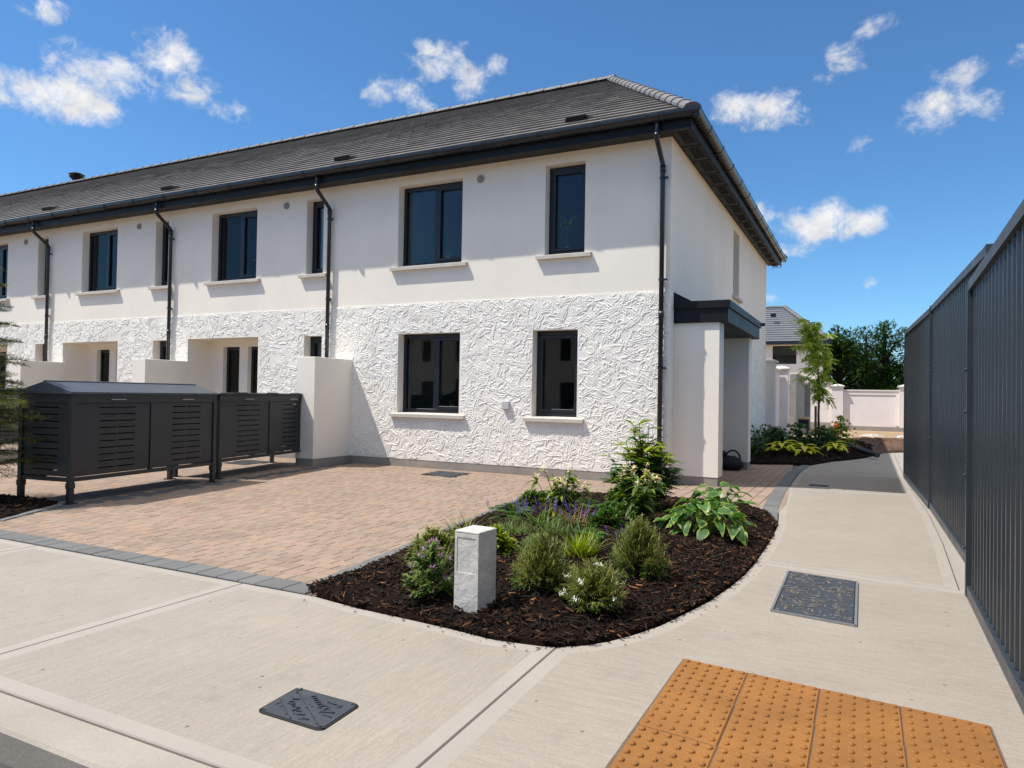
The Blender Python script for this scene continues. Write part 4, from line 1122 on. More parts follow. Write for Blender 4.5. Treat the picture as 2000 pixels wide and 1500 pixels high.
# white marker post in the bed
bl = thing('marker_post', (.58, -6.72, .02), 'short white concrete marker post with recessed front panel, in the front mulch bed', 'marker post')
mb = MB(); A = rad(-4); 
def rp(x, y): return (.57+math.cos(A)*x-math.sin(A)*y, -6.71+math.sin(A)*x+math.cos(A)*y)
def rbox(mb, x0, x1, y0, y1, z0, z1, ch=.005):
    m2 = MB(); m2.box(x0, x1, y0, y1, z0, z1, 0, ch)
    mb.add([(*rp(v[0], v[1]), v[2]) for v in m2.v], m2.f)
zt = .487
rbox(mb, -.082, .082, -.09, .10, -.03, zt); 
for (a, b_, c, d) in ((-.0815, -.066, .26, zt-.004), (.066, .0815, .26, zt-.004), (-.066, .066, zt-.03, zt-.004), (-.0815, .0815, -.02, .2595)): rbox(mb, a, b_, -.0935, -.089, c, d, .002)
mb.build('post', 'bollard', bl)
mb = MB(); rbox(mb, -.0822, .0822, -.0942, .1002, zt-.004, zt+.010, .005); mb.build('cap', 'bollard', bl)

# ================================================================== PLANTS
def rdir(el_lo, el_hi, az=None):
    a = R.uniform(0, 2*math.pi) if az is None else az; e = rad(R.uniform(el_lo, el_hi))
    return Vector((math.cos(a)*math.cos(e), math.sin(a)*math.cos(e), math.sin(e)))
UP = Vector((0, 0, 1))
def stems(mb, p, ends, r=.005):
    for e in ends:
        m = (Vector(p)+Vector(e))*.5+Vector((R.uniform(-.02, .02), R.uniform(-.02, .02), .02))
        mb.tube([p, m, e], [r, r*.8, r*.5], 5)
def plant(name, loc, label, group=None, cat='plant'):
    return thing(name, loc, label, cat, group)
def gz(x, y): return .085

def tall_shrub(x, y, label):
    o = plant('leafy_shrub', (x, y, gz(x, y)), label, cat='shrub')
    p = Vector((x, y, .08)); lf = MB(); st = MB(); top = MB()
    def lobed(tg, b, dd, ln, w):
        n_ = dd.cross(UP).normalized(); c = b
        for m in range(4):
            f = m/4; c = b+dd*ln*f-UP*(.28*ln*f*f)
            for sg in (1, -1): tg.leaf(c, dd*.75+n_*sg*.7+UP*.12, UP, w*(1.15-f*.5), w*.42, .35, .25, 2)
        tg.leaf(b+dd*ln*.15, dd, UP, ln*.95, w*.55, .35, .3, 4)
    for k in range(58):
        d = rdir(15, 88); e = p+Vector((d.x*.34, d.y*.34, .12))+UP*R.uniform(.25, .84)*(.45+.55*d.z)+Vector((d.x, d.y, 0))*R.uniform(0, .06); stems(st, p, [e], .006)
        for q in range(11):
            t = R.uniform(.3, 1); c = p.lerp(e, t); a_ = R.uniform(0, 6.28)
            dd = (Vector((math.cos(a_), math.sin(a_), R.uniform(-.15, .55)))+d*.4).normalized()
            lobed(top if (c.z > .56 and R.random() < .8) else lf, c, dd, R.uniform(.12, .21), R.uniform(.06, .09))
    lf.build('foliage', 'lf_lush', o); top.build('young_foliage', 'lf_fresh', o); st.build('stem', 'stem', o)
def cream_perennial(x, y, h, n, label, spread=.24):
    o = plant('cream_flowered_perennial', (x, y, gz(x, y)), label, 'cream flowered perennials')
    p = Vector((x, y, .08)); lf = MB(); st = MB(); fl = MB(); yl = MB()
    for k in range(n):
        a = R.uniform(0, 6.28); rr = spread*R.uniform(.2, 1); e = p+Vector((math.cos(a)*rr, math.sin(a)*rr*.8, h*R.uniform(.62, 1)))
        stems(st, p, [e], .0045)
        for q in range(13):
            c = p.lerp(e, R.uniform(.2, .95)); tg = yl if R.random() < .22 else lf
            tg.leaf(c, rdir(-10, 45), UP, R.uniform(.10, .17), R.uniform(.035, .055), .5, .3, 4)
        if k < n*.55:
            for q in range(13):
                c = e+Vector((R.gauss(0, .014), R.gauss(0, .014), R.uniform(-.05, .05)))
                for m in range(4): fl.leaf(c, rdir(-10, 60), UP, R.uniform(.022, .04), .013, .2, .3, 1, tip=.4)
    lf.build('foliage', 'lf_mid', o); yl.build('yellow_leaves', 'lf_fresh', o); st.build('stem', 'stem_dark', o); fl.build('flowers', 'fl_cream', o)
def hosta(x, y, r, h, n, label):
    o = plant('variegated_hosta', (x, y, gz(x, y)), label, 'variegated hostas')
    p = Vector((x, y, .07)); lf = MB(); st = MB()
    for k in range(n):
        a = k*2.4+R.uniform(-.3, .3); f = math.sqrt((k+.5)/n); e = rad(80-62*f)
        d = Vector((math.cos(a)*math.cos(e), math.sin(a)*math.cos(e), math.sin(e)))
        c = p+Vector((math.cos(a)*r*f*.62+R.gauss(0, .03), math.sin(a)*r*f*.62+R.gauss(0, .03), h*(1.0-.66*f*f)*R.uniform(.7, 1.12)))
        st.tube([p, p.lerp(c, .5)+UP*.02, c], [.005, .0045, .003], 5)
        a += R.gauss(0, .5); d2 = Vector((math.cos(a), math.sin(a), R.uniform(-.3, .55)))
        lf.leaf(c, d2, UP+Vector((R.gauss(0, .35), R.gauss(0, .35), 0)), R.uniform(.11, .155), R.uniform(.085, .12), R.uniform(.2, 1.2), R.uniform(.0, .5), 6, 0, .02, R.choice((0, .03, .05)), rim=1)
    lf.build('foliage', ['lf_hosta', 'lf_hosta_rim'], o, smooth=True); st.build('stalk', 'lf_mid', o)
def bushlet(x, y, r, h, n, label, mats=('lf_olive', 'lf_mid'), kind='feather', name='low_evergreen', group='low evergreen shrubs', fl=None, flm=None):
    o = plant(name, (x, y, gz(x, y)), label, group, 'shrub')
    p = Vector((x, y, .06)); a_ = MB(); b_ = MB(); st = MB(); f_ = MB()
    for k in range(n):
        d = rdir(8, 88); rr = R.uniform(.72, 1.02)
        c = p+Vector((d.x*r*rr, d.y*r*rr, d.z*h*rr))
        c0 = p+Vector((d.x*r*rr*.25, d.y*r*rr*.25, d.z*h*rr*.3))
        if k % 3 == 0: st.tube([c0, c], [.004, .002], 4)
        ax = (c-c0).normalized(); ln = (c-c0).length
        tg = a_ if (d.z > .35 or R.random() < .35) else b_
        m = 19
        for q in range(m):
            t = .35+.65*q/m; b = c0.lerp(c, t)
            s = rdir(-50, 50); dd = (ax*.9+s*.75)
            if kind == 'feather': tg.leaf(b, dd, UP, R.uniform(.022, .048), .010, .2, .2, 1, tip=.3)
            else: tg.leaf(b, dd, UP, R.uniform(.03, .05), .02, .3, .3, 2)
        if fl and R.random() < fl and d.z > .1:
            for q in range(9):
                f_.leaf(c+Vector((R.gauss(0, .008), R.gauss(0, .008), R.gauss(.004, .006))), rdir(-20, 80), UP, .018, .013, .2, .3, 1, tip=.5)
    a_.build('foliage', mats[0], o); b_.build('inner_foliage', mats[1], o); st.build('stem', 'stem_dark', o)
    if fl: f_.build('flowers', flm, o)
def lavender(x, y, r, h, n, label, dark=False):
    o = plant('lavender', (x, y, gz(x, y)), label, 'lavender plants')
    p = Vector((x, y, .06)); lf = MB(); st = MB(); fl = MB()
    for k in range(n*14):
        d = rdir(45, 88); lf.leaf(p+Vector((R.gauss(0, r*.3), R.gauss(0, r*.3), 0)), d, UP, h*R.uniform(.35, .7), .009, .3, .2, 3)
    for k in range(n):
        d = rdir(58, 88); e = p+Vector((R.gauss(0, r*.4), R.gauss(0, r*.4), 0))+d*h*R.uniform(.8, 1.05)
        stems(st, p, [e], .0022)
        ax = d
        for q in range(16):
            t = q/16; c = e+ax*(t*.075)
            fl.leaf(c, rdir(0, 60, q*2.4), UP, .016*(1.1-t*.6), .011, .2, .3, 1, tip=.6)
    lf.build('foliage', 'lf_lav', o); st.build('stalk', 'lf_lav', o); fl.build('flowers', 'fl_purple', o)
def blades(x, y, r, h, n, label, m, name, w=.008, bend=(.4, 1.), el=(40, 88), group=None):
    o = plant(name, (x, y, gz(x, y)), label, group)
    p = Vector((x, y, .06)); lf = MB()
    for k in range(n):
        lf.leaf(p+Vector((R.gauss(0, r*.2), R.gauss(0, r*.2), 0)), rdir(*el), UP, h*R.uniform(.6, 1.1), w, R.uniform(*bend), .15, 6)
    lf.build('foliage', m, o)
def fern(x, y, r, h, n, label, m='lf_lush', name='fern', group='ferns'):
    o = plant(name, (x, y, gz(x, y)), label, group)
    p = Vector((x, y, .06)); lf = MB(); st = MB()
    for k in range(n):
        a = k*2.4; d = rdir(25, 70, a); ln = R.uniform(.75, 1.1)*r*1.5; pts = []
        for q in range(14):
            t = q/13; c = p+d*ln*t-UP*(.55*ln*t*t); pts.append(c)
            if q > 1:
                ax = (c-pts[q-1]).normalized(); sd = ax.cross(UP).normalized()
                for sg in (1, -1): lf.leaf(c, sd*sg+ax*.55, UP, ln*.26*math.sin(math.pi*(.12+t*.86)), ln*.05, .25, .2, 2)
        st.tube(pts[::4]+[pts[-1]], .0025, 4)
    lf.build('foliage', m, o); st.build('stalk', 'lf_mid', o)

tall_shrub(.52, -3.05, 'tallest bright green shrub of the front bed, in front of the black downpipe')
cream_perennial(-.03, -4.0, .52, 18, 'cream flowered perennial on the driveway side of the front bed', .30)
cream_perennial(.74, -3.9, .56, 14, 'cream flowered perennial in front of the tall green shrub', .26)
hosta(1.33, -3.95, .56, .30, 64, 'larger lime edged hosta at the path side of the front bed')
hosta(1.26, -2.9, .42, .34, 34, 'smaller lime edged hosta behind the larger one, below the porch')
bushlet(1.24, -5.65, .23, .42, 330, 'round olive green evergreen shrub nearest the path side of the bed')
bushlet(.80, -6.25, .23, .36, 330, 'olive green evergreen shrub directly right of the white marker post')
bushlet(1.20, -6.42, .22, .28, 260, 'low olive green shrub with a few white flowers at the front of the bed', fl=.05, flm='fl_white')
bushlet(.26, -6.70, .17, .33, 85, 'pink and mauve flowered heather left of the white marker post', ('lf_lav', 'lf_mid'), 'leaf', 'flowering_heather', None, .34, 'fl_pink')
blades(.1, -6.45, .16, .3, 60, 'upright olive spiky tuft between the heather and the grey kerb', 'lf_olive', 'spiky_tuft', .008, (.1, .5), (50, 88))
bushlet(-.16, -6.02, .21, .26, 190, 'spreading green shrub beside the grey kerb behind the heather', ('lf_olive', 'lf_deep'), 'leaf')
bushlet(.12, -5.6, .18, .24, 150, 'small bright green shrub behind the white marker post', ('lf_fresh', 'lf_mid'), 'leaf')
lavender(-.02, -5.0, .2, .30, 17, 'lavender with purple spikes beside the grey kerb of the bed')
lavender(.27, -4.86, .18, .32, 12, 'lavender in the middle of the bed, behind the marker post')
lavender(.72, -5.35, .16, .36, 10, 'lavender with bright upright blades between the evergreen shrubs')
lavender(.98, -5.25, .12, .22, 6, 'small low lavender beside the round evergreen shrub')
blades(.74, -5.45, .18, .27, 130, 'clump of bright green grass in the centre of the front bed', 'lf_fresh', 'grass_clump', .011, (.1, .5), (55, 88))
blades(.30, -4.35, .25, .36, 150, 'brown bronze grass tuft in the middle of the bed', 'lf_bronze', 'bronze_grass', .007, (.6, 1.4), (30, 80))
blades(.42, -4.75, .2, .24, 90, 'dark green strappy clump behind the lavender', 'lf_deep', 'strappy_plant', .016, (.5, 1.1), (25, 75))
fern(-.45, -4.15, .26, .26, 26, 'bright green fern at the driveway edge of the bed')
fern(.30, -3.2, .26, .28, 26, 'green fern left of the tall shrub')
bushlet(.5, -3.6, .14, .2, 60, 'small broadleaf shrub with reddish stems at the foot of the tall shrub', ('lf_mid', 'lf_lush'), 'leaf')

fern(.05, -3.3, .24, .24, 22, 'green fern at the back of the bed near the driveway')
bushlet(.55, -4.3, .2, .24, 150, 'dark leafy ground shrub in the middle of the bed behind the lavender', ('lf_lush', 'lf_deep'), 'leaf')
blades(.02, -4.55, .22, .34, 120, 'arching green blades between the lavender and the cream flowers', 'lf_mid', 'strappy_plant', .014, (.6, 1.3), (30, 80))
fern(.55, -4.75, .22, .24, 22, 'green fern between the bright grass and the cream flowers')
blades(-.32, -5.35, .2, .3, 90, 'olive grass tuft beside the kerb, left of the lavender', 'lf_olive', 'grass_clump', .009, (.3, .9), (40, 85))
bushlet(-.62, -3.35, .2, .2, 120, 'low bright green shrub at the back corner of the bed by the driveway', ('lf_mid', 'lf_lush'), 'leaf')
bushlet(.12, -2.6, .2, .22, 120, 'low green shrub at the back edge of the bed near the house wall', ('lf_mid', 'lf_lush'), 'leaf')
bushlet(.42, -5.55, .17, .2, 130, 'low grey green cushion between the olive shrubs and the lavender', ('lf_lav', 'lf_mid'), 'feather')
bushlet(.95, -4.75, .18, .2, 110, 'low dark green cushion between the round evergreen and the hosta', ('lf_mid', 'lf_deep'), 'leaf')
fern(-.7, -2.7, .22, .22, 20, 'small fern in the far driveway corner of the bed')
# rear bed
def gz(x, y): return .15
def mound_plant(x, y, r, h, n, label, mats, name='mounded_shrub', leafl=(.06, .1), w=.035, fl=0, z0=.12):
    o = plant(name, (x, y, z0), label, 'mounded shrubs of the rear bed', 'shrub')
    p = Vector((x, y, z0)); a_ = MB(); f_ = MB(); h *= 1.2; r *= 1.1
    for k in range(int(n*1.3)):
        d = rdir(0, 88); rr = R.uniform(.45, 1.02); c = p+Vector((d.x*r*rr, d.y*r*rr, d.z*h*rr))
        for q in range(6): a_.leaf(c, (d+rdir(-30, 60)), UP, R.uniform(*leafl), w, .4, .25, 2)
        if fl and R.random() < fl:
            for q in range(6): f_.leaf(c+d*.03, rdir(0, 80), UP, .035, .03, .2, .3, 1, tip=.5)
    a_.build('foliage', mats, o)
    if fl: f_.build('flowers', 'fl_white', o)
mound_plant(.32, 5.2, .38, .5, 150, 'dark green clump at the left end of the rear bed, beside the porch', 'lf_lush')
mound_plant(.75, 6.6, .5, .42, 200, 'white dotted green shrub of the rear bed in front of the garden wall', 'lf_deep', fl=.07)
mound_plant(1.15, 7.4, .5, .5, 200, 'white dotted green shrub at the foot of the young tree', 'lf_lush', fl=.06)
mound_plant(1.75, 7.2, .42, .46, 160, 'deep green shrub of the rear bed right of the yellow hosta', 'lf_deep', fl=.05)
mound_plant(2.02, 8.7, .36, .62, 150, 'tall yellow green shrub at the right end of the rear bed', 'lf_fresh')
mound_plant(1.7, 9.0, .4, .4, 130, 'green shrub behind the young tree stake', 'lf_lush')
mound_plant(.35, 8.8, .55, .4, 160, 'low shrub with white blossom along the garden wall foot', 'lf_mid', fl=.3)
def lime(x, y, r, h, n, label):
    o = plant('lime_hosta', (x, y, .12), label, 'lime yellow plants'); p = Vector((x, y, .1)); lf = MB()
    for k in range(n):
        a = k*2.4; f = math.sqrt((k+.5)/n); c = p+Vector((math.cos(a)*r*f*.5, math.sin(a)*r*f*.5, h*(1-.6*f*f)))
        lf.leaf(c, Vector((math.cos(a), math.sin(a), R.uniform(-.1, .6))), UP, R.uniform(.2, .28), .13, .5, .3, 5)
    lf.build('foliage', 'lf_lime', o, smooth=True)
lime(1.02, 5.45, .4, .3, 18, 'bright lime yellow plant at the front of the rear bed')
lime(1.45, 5.55, .3, .25, 12, 'second lime yellow plant, right beside the larger one')
lime(1.98, 6.75, .22, .28, 12, 'small yellow plant at the path edge of the rear bed')
def gz(x, y): return .12
blades(1.55, 6.2, .2, .42, 80, 'dark strappy grass between the lime plants and the deep green shrub', 'lf_lush', 'strappy_plant', .02, (.4, 1.), (35, 85))

# young tree with a stake
yt = thing('young_tree', (1.36, 11, .2), 'slender young tree with drooping pale green leaves tied to a stake in the rear bed', 'tree')
mb = MB(); tr = [(1.42, 11, .1), (1.40, 11, .9), (1.42, 11.02, 1.6), (1.36, 11, 2.3), (1.26, 11, 2.9), (1.12, 11, 3.5)]
mb.tube(tr, [.035, .03, .026, .022, .016, .006], 8)
lf = MB(); tv = [Vector(t) for t in tr]
def on(t):
    t *= len(tv)-1; i = min(int(t), len(tv)-2); return tv[i].lerp(tv[i+1], t-i)
for k in range(44):
    t = .32+.66*(k/43); c = on(t); a = k*2.4
    ln = (.72*(1-abs(t-.55)*1.1))*R.uniform(.6, 1.15); d = rdir(25, 60, a)
    if t < .42: ln *= .55
    pts = [c+d*ln*s-UP*(.35*ln*s*s) for s in (0, .35, .7, 1)]
    mb.tube(pts, [.010, .007, .005, .003], 5)
    for q in range(13):
        s = R.uniform(.15, 1.05); b = c+d*ln*s-UP*(.35*ln*s*s)
        dd = rdir(-55, 20); sd = dd.cross(UP).normalized()
        L1 = R.uniform(.12, .24)
        for m in range(5):
            f = (m+1)/5; bb = b+dd*L1*f-UP*(.3*L1*f*f)
            for sg in (1, -1): lf.leaf(bb, dd*.6+sd*sg*.8-UP*.25, UP, .095, .034, .3, .2, 2)
mb.build('trunk', 'bark', yt, smooth=True); lf.build('crown', 'lf_tree', yt)
mb = MB(); mb.box(1.30, 1.36, 10.94, 11.0, .05, 1.12, 0, .004); tag(mb.build('tree_stake', 'stake', at=(1.33, 10.97, .1)), 'brown timber stake standing beside the young tree trunk', 'stake')

# left conifer, half out of the picture
cf = thing('spruce_tree', (-6.15, -5.98, .03), 'young spruce with yellow tips at the left edge of the photo, in the side bed', 'tree')
tk = MB(); nd = MB(); tp = MB()
cx0, cy0 = -6.07, -6.0
tk.tube([(cx0, cy0, 0), (cx0, cy0, 1.2), (cx0, cy0, 2.75)], [.05, .035, .008], 8)
def spray(p0, d, ln, twig=True):
    pts = [p0+d*ln*s-UP*(.16*ln*s*s) for s in (0, .33, .66, 1)]
    tk.tube(pts, [.012*ln+.003, .008*ln+.002, .004, .002], 4)
    sd = d.cross(UP).normalized()
    nt = max(4, int(ln/.075))
    for q in range(nt):
        s = .22+.78*q/nt
        for sg in (1, -1):
            c = p0+d*ln*s-UP*(.16*ln*s*s); l2 = ln*.42*(1.12-s)*R.uniform(.7, 1.2)+.04
            d2 = (d*.75+sd*sg*.8+UP*R.uniform(-.25, .12)).normalized(); m = max(5, int(l2/.011))
            for j in range(m):
                t = j/m; b = c+d2*l2*t-UP*(.12*l2*t*t)
                tg = tp if (t > .72 and R.random() < .5) else nd
                for w in range(4): tg.leaf(b, d2*.8+rdir(-35, 70)*.9, UP, R.uniform(.022, .036), .0075, .1, .1, 1, tip=.3)
for lv in range(12):
    z = .4+2.15*(lv/11); L0 = .70*(1-lv/12.5)+.08
    for k in range(9):
        a = k*6.283/9+lv*.7
        spray(Vector((cx0, cy0, z+R.uniform(-.04, .04))), rdir(-2, 22, a), L0*R.uniform(.8, 1.12))
for z, a, l in ((1.12, -.12, .95), (.98, .35, .8), (1.3, .15, .62)):
    spray(Vector((cx0, cy0, z)), rdir(2, 8, a), l)
tk.build('trunk', 'bark_dark', cf); nd.build('foliage', 'lf_spruce', cf); tp.build('yellow_tips', 'lf_tip', cf)
mound_plant(-5.75, -6.25, .12, .12, 30, 'tiny green plant at the foot of the spruce in the side bed', 'lf_mid', 'low_plant', (.03, .06), .02, 0, .05)

# ================================================================== BACKGROUND
def pier(name, x, y, w, h, lab, grp, m='site_wall'):
    mb = MB(); mb.box(x-w/2, x+w/2, y-w/2, y+w/2, .16, h, 0, .006); o = tag(mb.build(name, m, at=(x, y, 0)), lab, 'gate pier', grp)
    mb = MB(); c = w/2+.06; mb.box(x-c, x+c, y-c, y+c, h, h+.05, 0, .008)
    mb.add([(x-c, y-c, h+.05), (x+c, y-c, h+.05), (x+c, y+c, h+.05), (x-c, y+c, h+.05), (x, y, h+.13)], [(0, 1, 4), (1, 2, 4), (2, 3, 4), (3, 0, 4)]); mb.build('cap', 'coping', o)
    mb = MB(); mb.box(x-w/2-.006, x+w/2+.006, y-w/2-.006, y+w/2+.006, -.05, .16); mb.build('plinth', 'plinth', o)
    return o
def gwall(name, x0, y0, x1, y1, h, th, lab, grp=None, m='site_wall', panel=True, pl=.2):
    a, b = Vector((x0, y0)), Vector((x1, y1)); d = (b-a).normalized(); n = Vector((-d.y, d.x))*th/2
    P4 = lambda k, e=0: [tuple(a-n*k-d*e), tuple(b-n*k+d*e), tuple(b+n*k+d*e), tuple(a+n*k-d*e)]
    mb = MB(); mb.prism(P4(1), pl, h); o = tag(mb.build(name, m, at=((x0+x1)/2, (y0+y1)/2, 0)), lab, 'wall', grp)
    mb = MB(); mb.prism(P4(1.5), h, h+.055); mb.build('coping', 'coping', o)
    mb = MB(); mb.prism(P4(1.06), -.06, pl); mb.build('plinth', 'plinth', o)
    if panel:
        mb = MB(); ln = (b-a).length
        for u0, u1, z0, z1 in ((0, ln, h-.16, h-.003), (0, .12, pl+.05, h-.16), (ln-.12, ln, pl+.05, h-.16)):
            p = a+d*u0; q = a+d*u1
            mb.prism([tuple(p-n*1.25), tuple(q-n*1.25), tuple(q-n), tuple(p-n)], z0, z1)
        mb.build('raised_border', m, o)
    return o
G1 = 'piers of the rear garden walls'
pier('garden_pier', .0, 11.55, .42, 2.36, 'tall garden pier standing at the rear corner of the terrace', G1)
gwall('garden_wall', -.12, 11.8, -.12, 14.9, 2.22, .2, 'white garden wall running back from the terrace corner between two piers', 'white rear garden walls', panel=False, pl=.42)
pier('garden_pier', .0, 15.2, .46, 2.30, 'second garden pier behind the terrace, left of the grey block wall', G1)
gwall('block_wall', .10, 18.2, .10, 22.4, 2.25, .22, 'bare grey concrete block wall behind the second garden pier', 'unfinished grey block walls', 'block', False)
gwall('block_wall', -.9, 22.6, .42, 22.6, 1.95, .22, 'short grey concrete block return behind the young tree', 'unfinished grey block walls', 'block', False)
gwall('garden_wall', .16, 24.5, 1.2, 24.5, 2.05, .22, 'white garden wall section directly behind the young tree', 'white rear garden walls', panel=False, pl=.3)
pier('garden_pier', 1.41, 24.45, .46, 1.9, 'garden pier joining the two white walls at the back of the plot', G1)
gwall('garden_wall', 1.65, 24.5, 3.82, 24.5, 1.72, .22, 'white panelled garden wall closing the plot beside the hoarding', 'white rear garden walls', pl=.18)
pier('garden_pier', 4.05, 24.45, .46, 1.9, 'garden pier at the far right, half hidden by the hoarding', G1)
gwall('garden_wall', 4.3, 24.5, 9, 24.5, 1.72, .22, 'white garden wall continuing behind the hoarding', 'white rear garden walls', pl=.18)
# builder's clutter
mb = MB(); 
o = thing('low_bench', (.2, 19.6, 0), 'low builders bench with pale cushion top in front of the grey block wall', 'bench')
mb.box(-.15, .58, 19.35, 19.85, .52, .62, 0, .03); mb.build('top', 'cream', o)
mb = MB()
for x in (-.13, .50):
    for y in (19.4, 19.75): mb.box(x, x+.05, y, y+.05, -.02, .52)
mb.box(-.08, .5, 19.42, 19.78, .2, .52); mb.build('base', 'bag', o)
mb = MB(); mb.tube([(.06, 19.9, .0), (.06, 20.5, 1.8)], .02, 6); tag(mb.build('steel_prop', 'alu', at=(.06, 20, 0)), 'thin grey steel prop leaning on the block wall', 'prop')
mb = MB(); 
pts = [(2.05, 8.45, .26), (2.35, 8.0, .2), (2.62, 7.62, .13), (2.82, 7.3, .09)]
mb.tube(pts, .055, 12)
for k in range(14):
    t = k/14*3; i = int(t); c = Vector(pts[i]).lerp(Vector(pts[i+1]), t-i); c2 = c.lerp(Vector(pts[i+1]), .12); mb.tube([c, c2], .06, 12)
tag(mb.build('drainage_pipe', 'drainpipe', at=(2.4, 7.9, .15)), 'black ribbed drainage pipe lying at the end of the rear bed', 'pipe')
for (x, y, lx, ly, lab, m) in ((2.0, 16.4, .3, .3, 'pale crumpled sheet on the sand left of the white garden wall', 'cream'), (2.75, 18.6, .4, .14, 'long pale board lying on the sand before the garden wall', 'white_plastic'), (3.72, 18.2, .3, .16, 'white plastic sheet on the sand beside the hoarding', 'white_plastic')):
    mb = MB(); n = 9
    for j in range(n+1):
        for i in range(n+1):
            u, v = i/n-.5, j/n-.5; e = max(0, 1-4*max(abs(u), abs(v))**2)
            mb.v.append((x+u*2*lx+R.uniform(-.03, .03), y+v*2*ly+R.uniform(-.03, .03), -.0+.11*e*R.uniform(.4, 1)))
    for j in range(n):
        for i in range(n):
            a = j*(n+1)+i; mb.f.append([a, a+1, a+n+2, a+n+1]); mb.m.append(0)
    tag(mb.build('plastic_sheet', m, at=(x, y, 0)), lab, 'sheet', 'building site litter')
mb = MB(); mb.tube([(1.62, 17.2, .0), (1.62, 17.2, .42)], [.1, .08], 10); mb.tube([(1.62, 17.2, .42), (1.62, 17.2, .5)], [.09, .05], 10)
tag(mb.build('orange_bucket', 'pot', at=(1.62, 17.2, 0)), 'small orange container on the sand beside the garden pier', 'container')

# bag left in the porch
bg_ = thing('canvas_bag', (.42, 2.85, 0), 'dark canvas bag with a curved handle left on the porch floor', 'bag')
mb = MB(); n = 12
rows = []
for k in range(7):
    t = k/6; rr = .20*math.sin(math.pi*(.22+.68*t)); rows.append([(.42+math.cos(2*math.pi*q/n)*rr*1.15, 2.86+math.sin(2*math.pi*q/n)*rr*.8, .008+.25*t) for q in range(n)])
mb.add([v for r in rows for v in r], [(k*n+q, k*n+(q+1) % n, (k+1)*n+(q+1) % n, (k+1)*n+q) for k in range(6) for q in range(n)]+[tuple(range(n))[::-1], tuple(range(6*n, 7*n))])
mb.build('body', 'bag', bg_, smooth=True)
mb = MB(); mb.tube([(.46+.13*math.cos(a*math.pi/8), 2.82, .2+.16*math.sin(a*math.pi/8)) for a in range(9)], .016, 8); mb.build('handle', 'bag', bg_, smooth=True)
mb = MB(); mb.box(.2, .32, 2.86, 2.98, .0, .34, 0, .03); tag(mb.build('upright_bag', 'bag', at=(.26, 2.92, 0)), 'narrow dark upright bag behind the canvas bag in the porch', 'bag')

# house beyond
hb = thing('distant_house', (-6, 38, 0), 'white house with grey tiled hipped roof behind the young tree', 'house')
X1, X0, Y0, Y1, EH, RH = .25, -12., 35., 44., 4.72, 7.36
mb = MB(); holes_wall(mb, X0, X1, 0, EH+.1, [(-2.55, -1.2, 3.42, 4.52)], lambda u, z: (u, Y0, z)); mb.quad((X1, Y0, 0), (X1, Y1, 0), (X1, Y1, EH+.1), (X1, Y0, EH+.1)); mb.quad((X0, Y0, 0), (X0, Y1, 0), (X0, Y1, EH+.1), (X0, Y0, EH+.1)); mb.quad((X0, Y1, 0), (X1, Y1, 0), (X1, Y1, EH+.1), (X0, Y1, EH+.1))
reveal(mb, (-2.55, -1.2, 3.42, 4.52), Y0, Y0+.2); mb.build('wall', 'render', hb)
mb = MB(); ye, xe = Y0-.4, X1+.4; ym = (Y0+Y1)/2; rx = -2.35
NN = 16
for i in range(NN):
    t0, t1 = i/NN, (i+1)/NN; P = lambda x, t, h: (x, ye+(ym-ye)*t, EH+(RH-EH)*t+h)
    xa, xb = xe+(rx-xe)*t0, xe+(rx-xe)*t1
    mb.add([P(X0-.4, t0, .07), P(xa, t0, .07), P(xb, t1, 0), P(X0-.4, t1, 0), P(X0-.4, t0, 0), P(xa, t0, 0)], [(0, 1, 2, 3), (4, 5, 1, 0)])
mb.add([(xe, ye, EH), (xe, 2*ym-ye, EH), (rx, ym, RH)], [(0, 1, 2)]); mb.quad((X0-.4, 2*ym-ye, EH), (xe, 2*ym-ye, EH), (rx, ym, RH), (X0-.4, ym, RH))
rf = mb.build('roof', mat('pale slate roof', lin((104, 106, 110)), .55, .1, .8, .1), hb)
mb = MB(); k = 16
for i in range(k): halfround(mb, Vector((xe, ye, EH+.08)).lerp(Vector((rx, ym, RH+.05)), i/k), Vector((xe, ye, EH+.08)).lerp(Vector((rx, ym, RH+.05)), (i+1.1)/k), .17, .15, (0, 0, 1))
x = rx
while x > X0: halfround(mb, (x, ym, RH+.03), (x-.5, ym, RH+.03), .16, .15, (0, 0, 1)); x -= .5
mb.build('hip_tiles', 'ridge', rf)
mb = MB(); mb.box(X0-.4, xe, ye-.1, ye, EH-.16, EH+.06); mb.box(xe, xe+.1, ye, 2*ym-ye, EH-.16, EH+.06); mb.build('gutter', 'gutter', hb)
mb = MB(); mb.box(-2.9, -2.6, 36.9, 37.2, 6.5, 6.7); mb.build('roof_vent', 'fascia', rf)
mb = MB(); 
for a, b_ in ((-2.55, -2.48), (-2.2, -2.13), (-1.27, -1.2)): mb.box(a, b_, Y0+.12, Y0+.2, 3.42, 4.52)
mb.box(-2.48, -1.27, Y0+.125, Y0+.195, 3.42, 3.49); mb.box(-2.48, -1.27, Y0+.125, Y0+.195, 4.45, 4.52); wn = mb.build('window', 'frame', hb)
mb = MB(); mb.box(-2.5, -1.25, Y0+.15, Y0+.17, 3.45, 4.48); mb.build('pane', 'glass', wn)
mb = MB(); room(mb, -2.55, -1.2, 3.42, 4.52, Y0+.2, 2.5, .4, .05); mb.build('interior', ['interior', 'interior_white'], hb)
mb = MB(); mb.box(X0, X1+.03, Y0-.04, Y0-.001, 2.35, 2.5); mb.build('band', 'sill', hb)
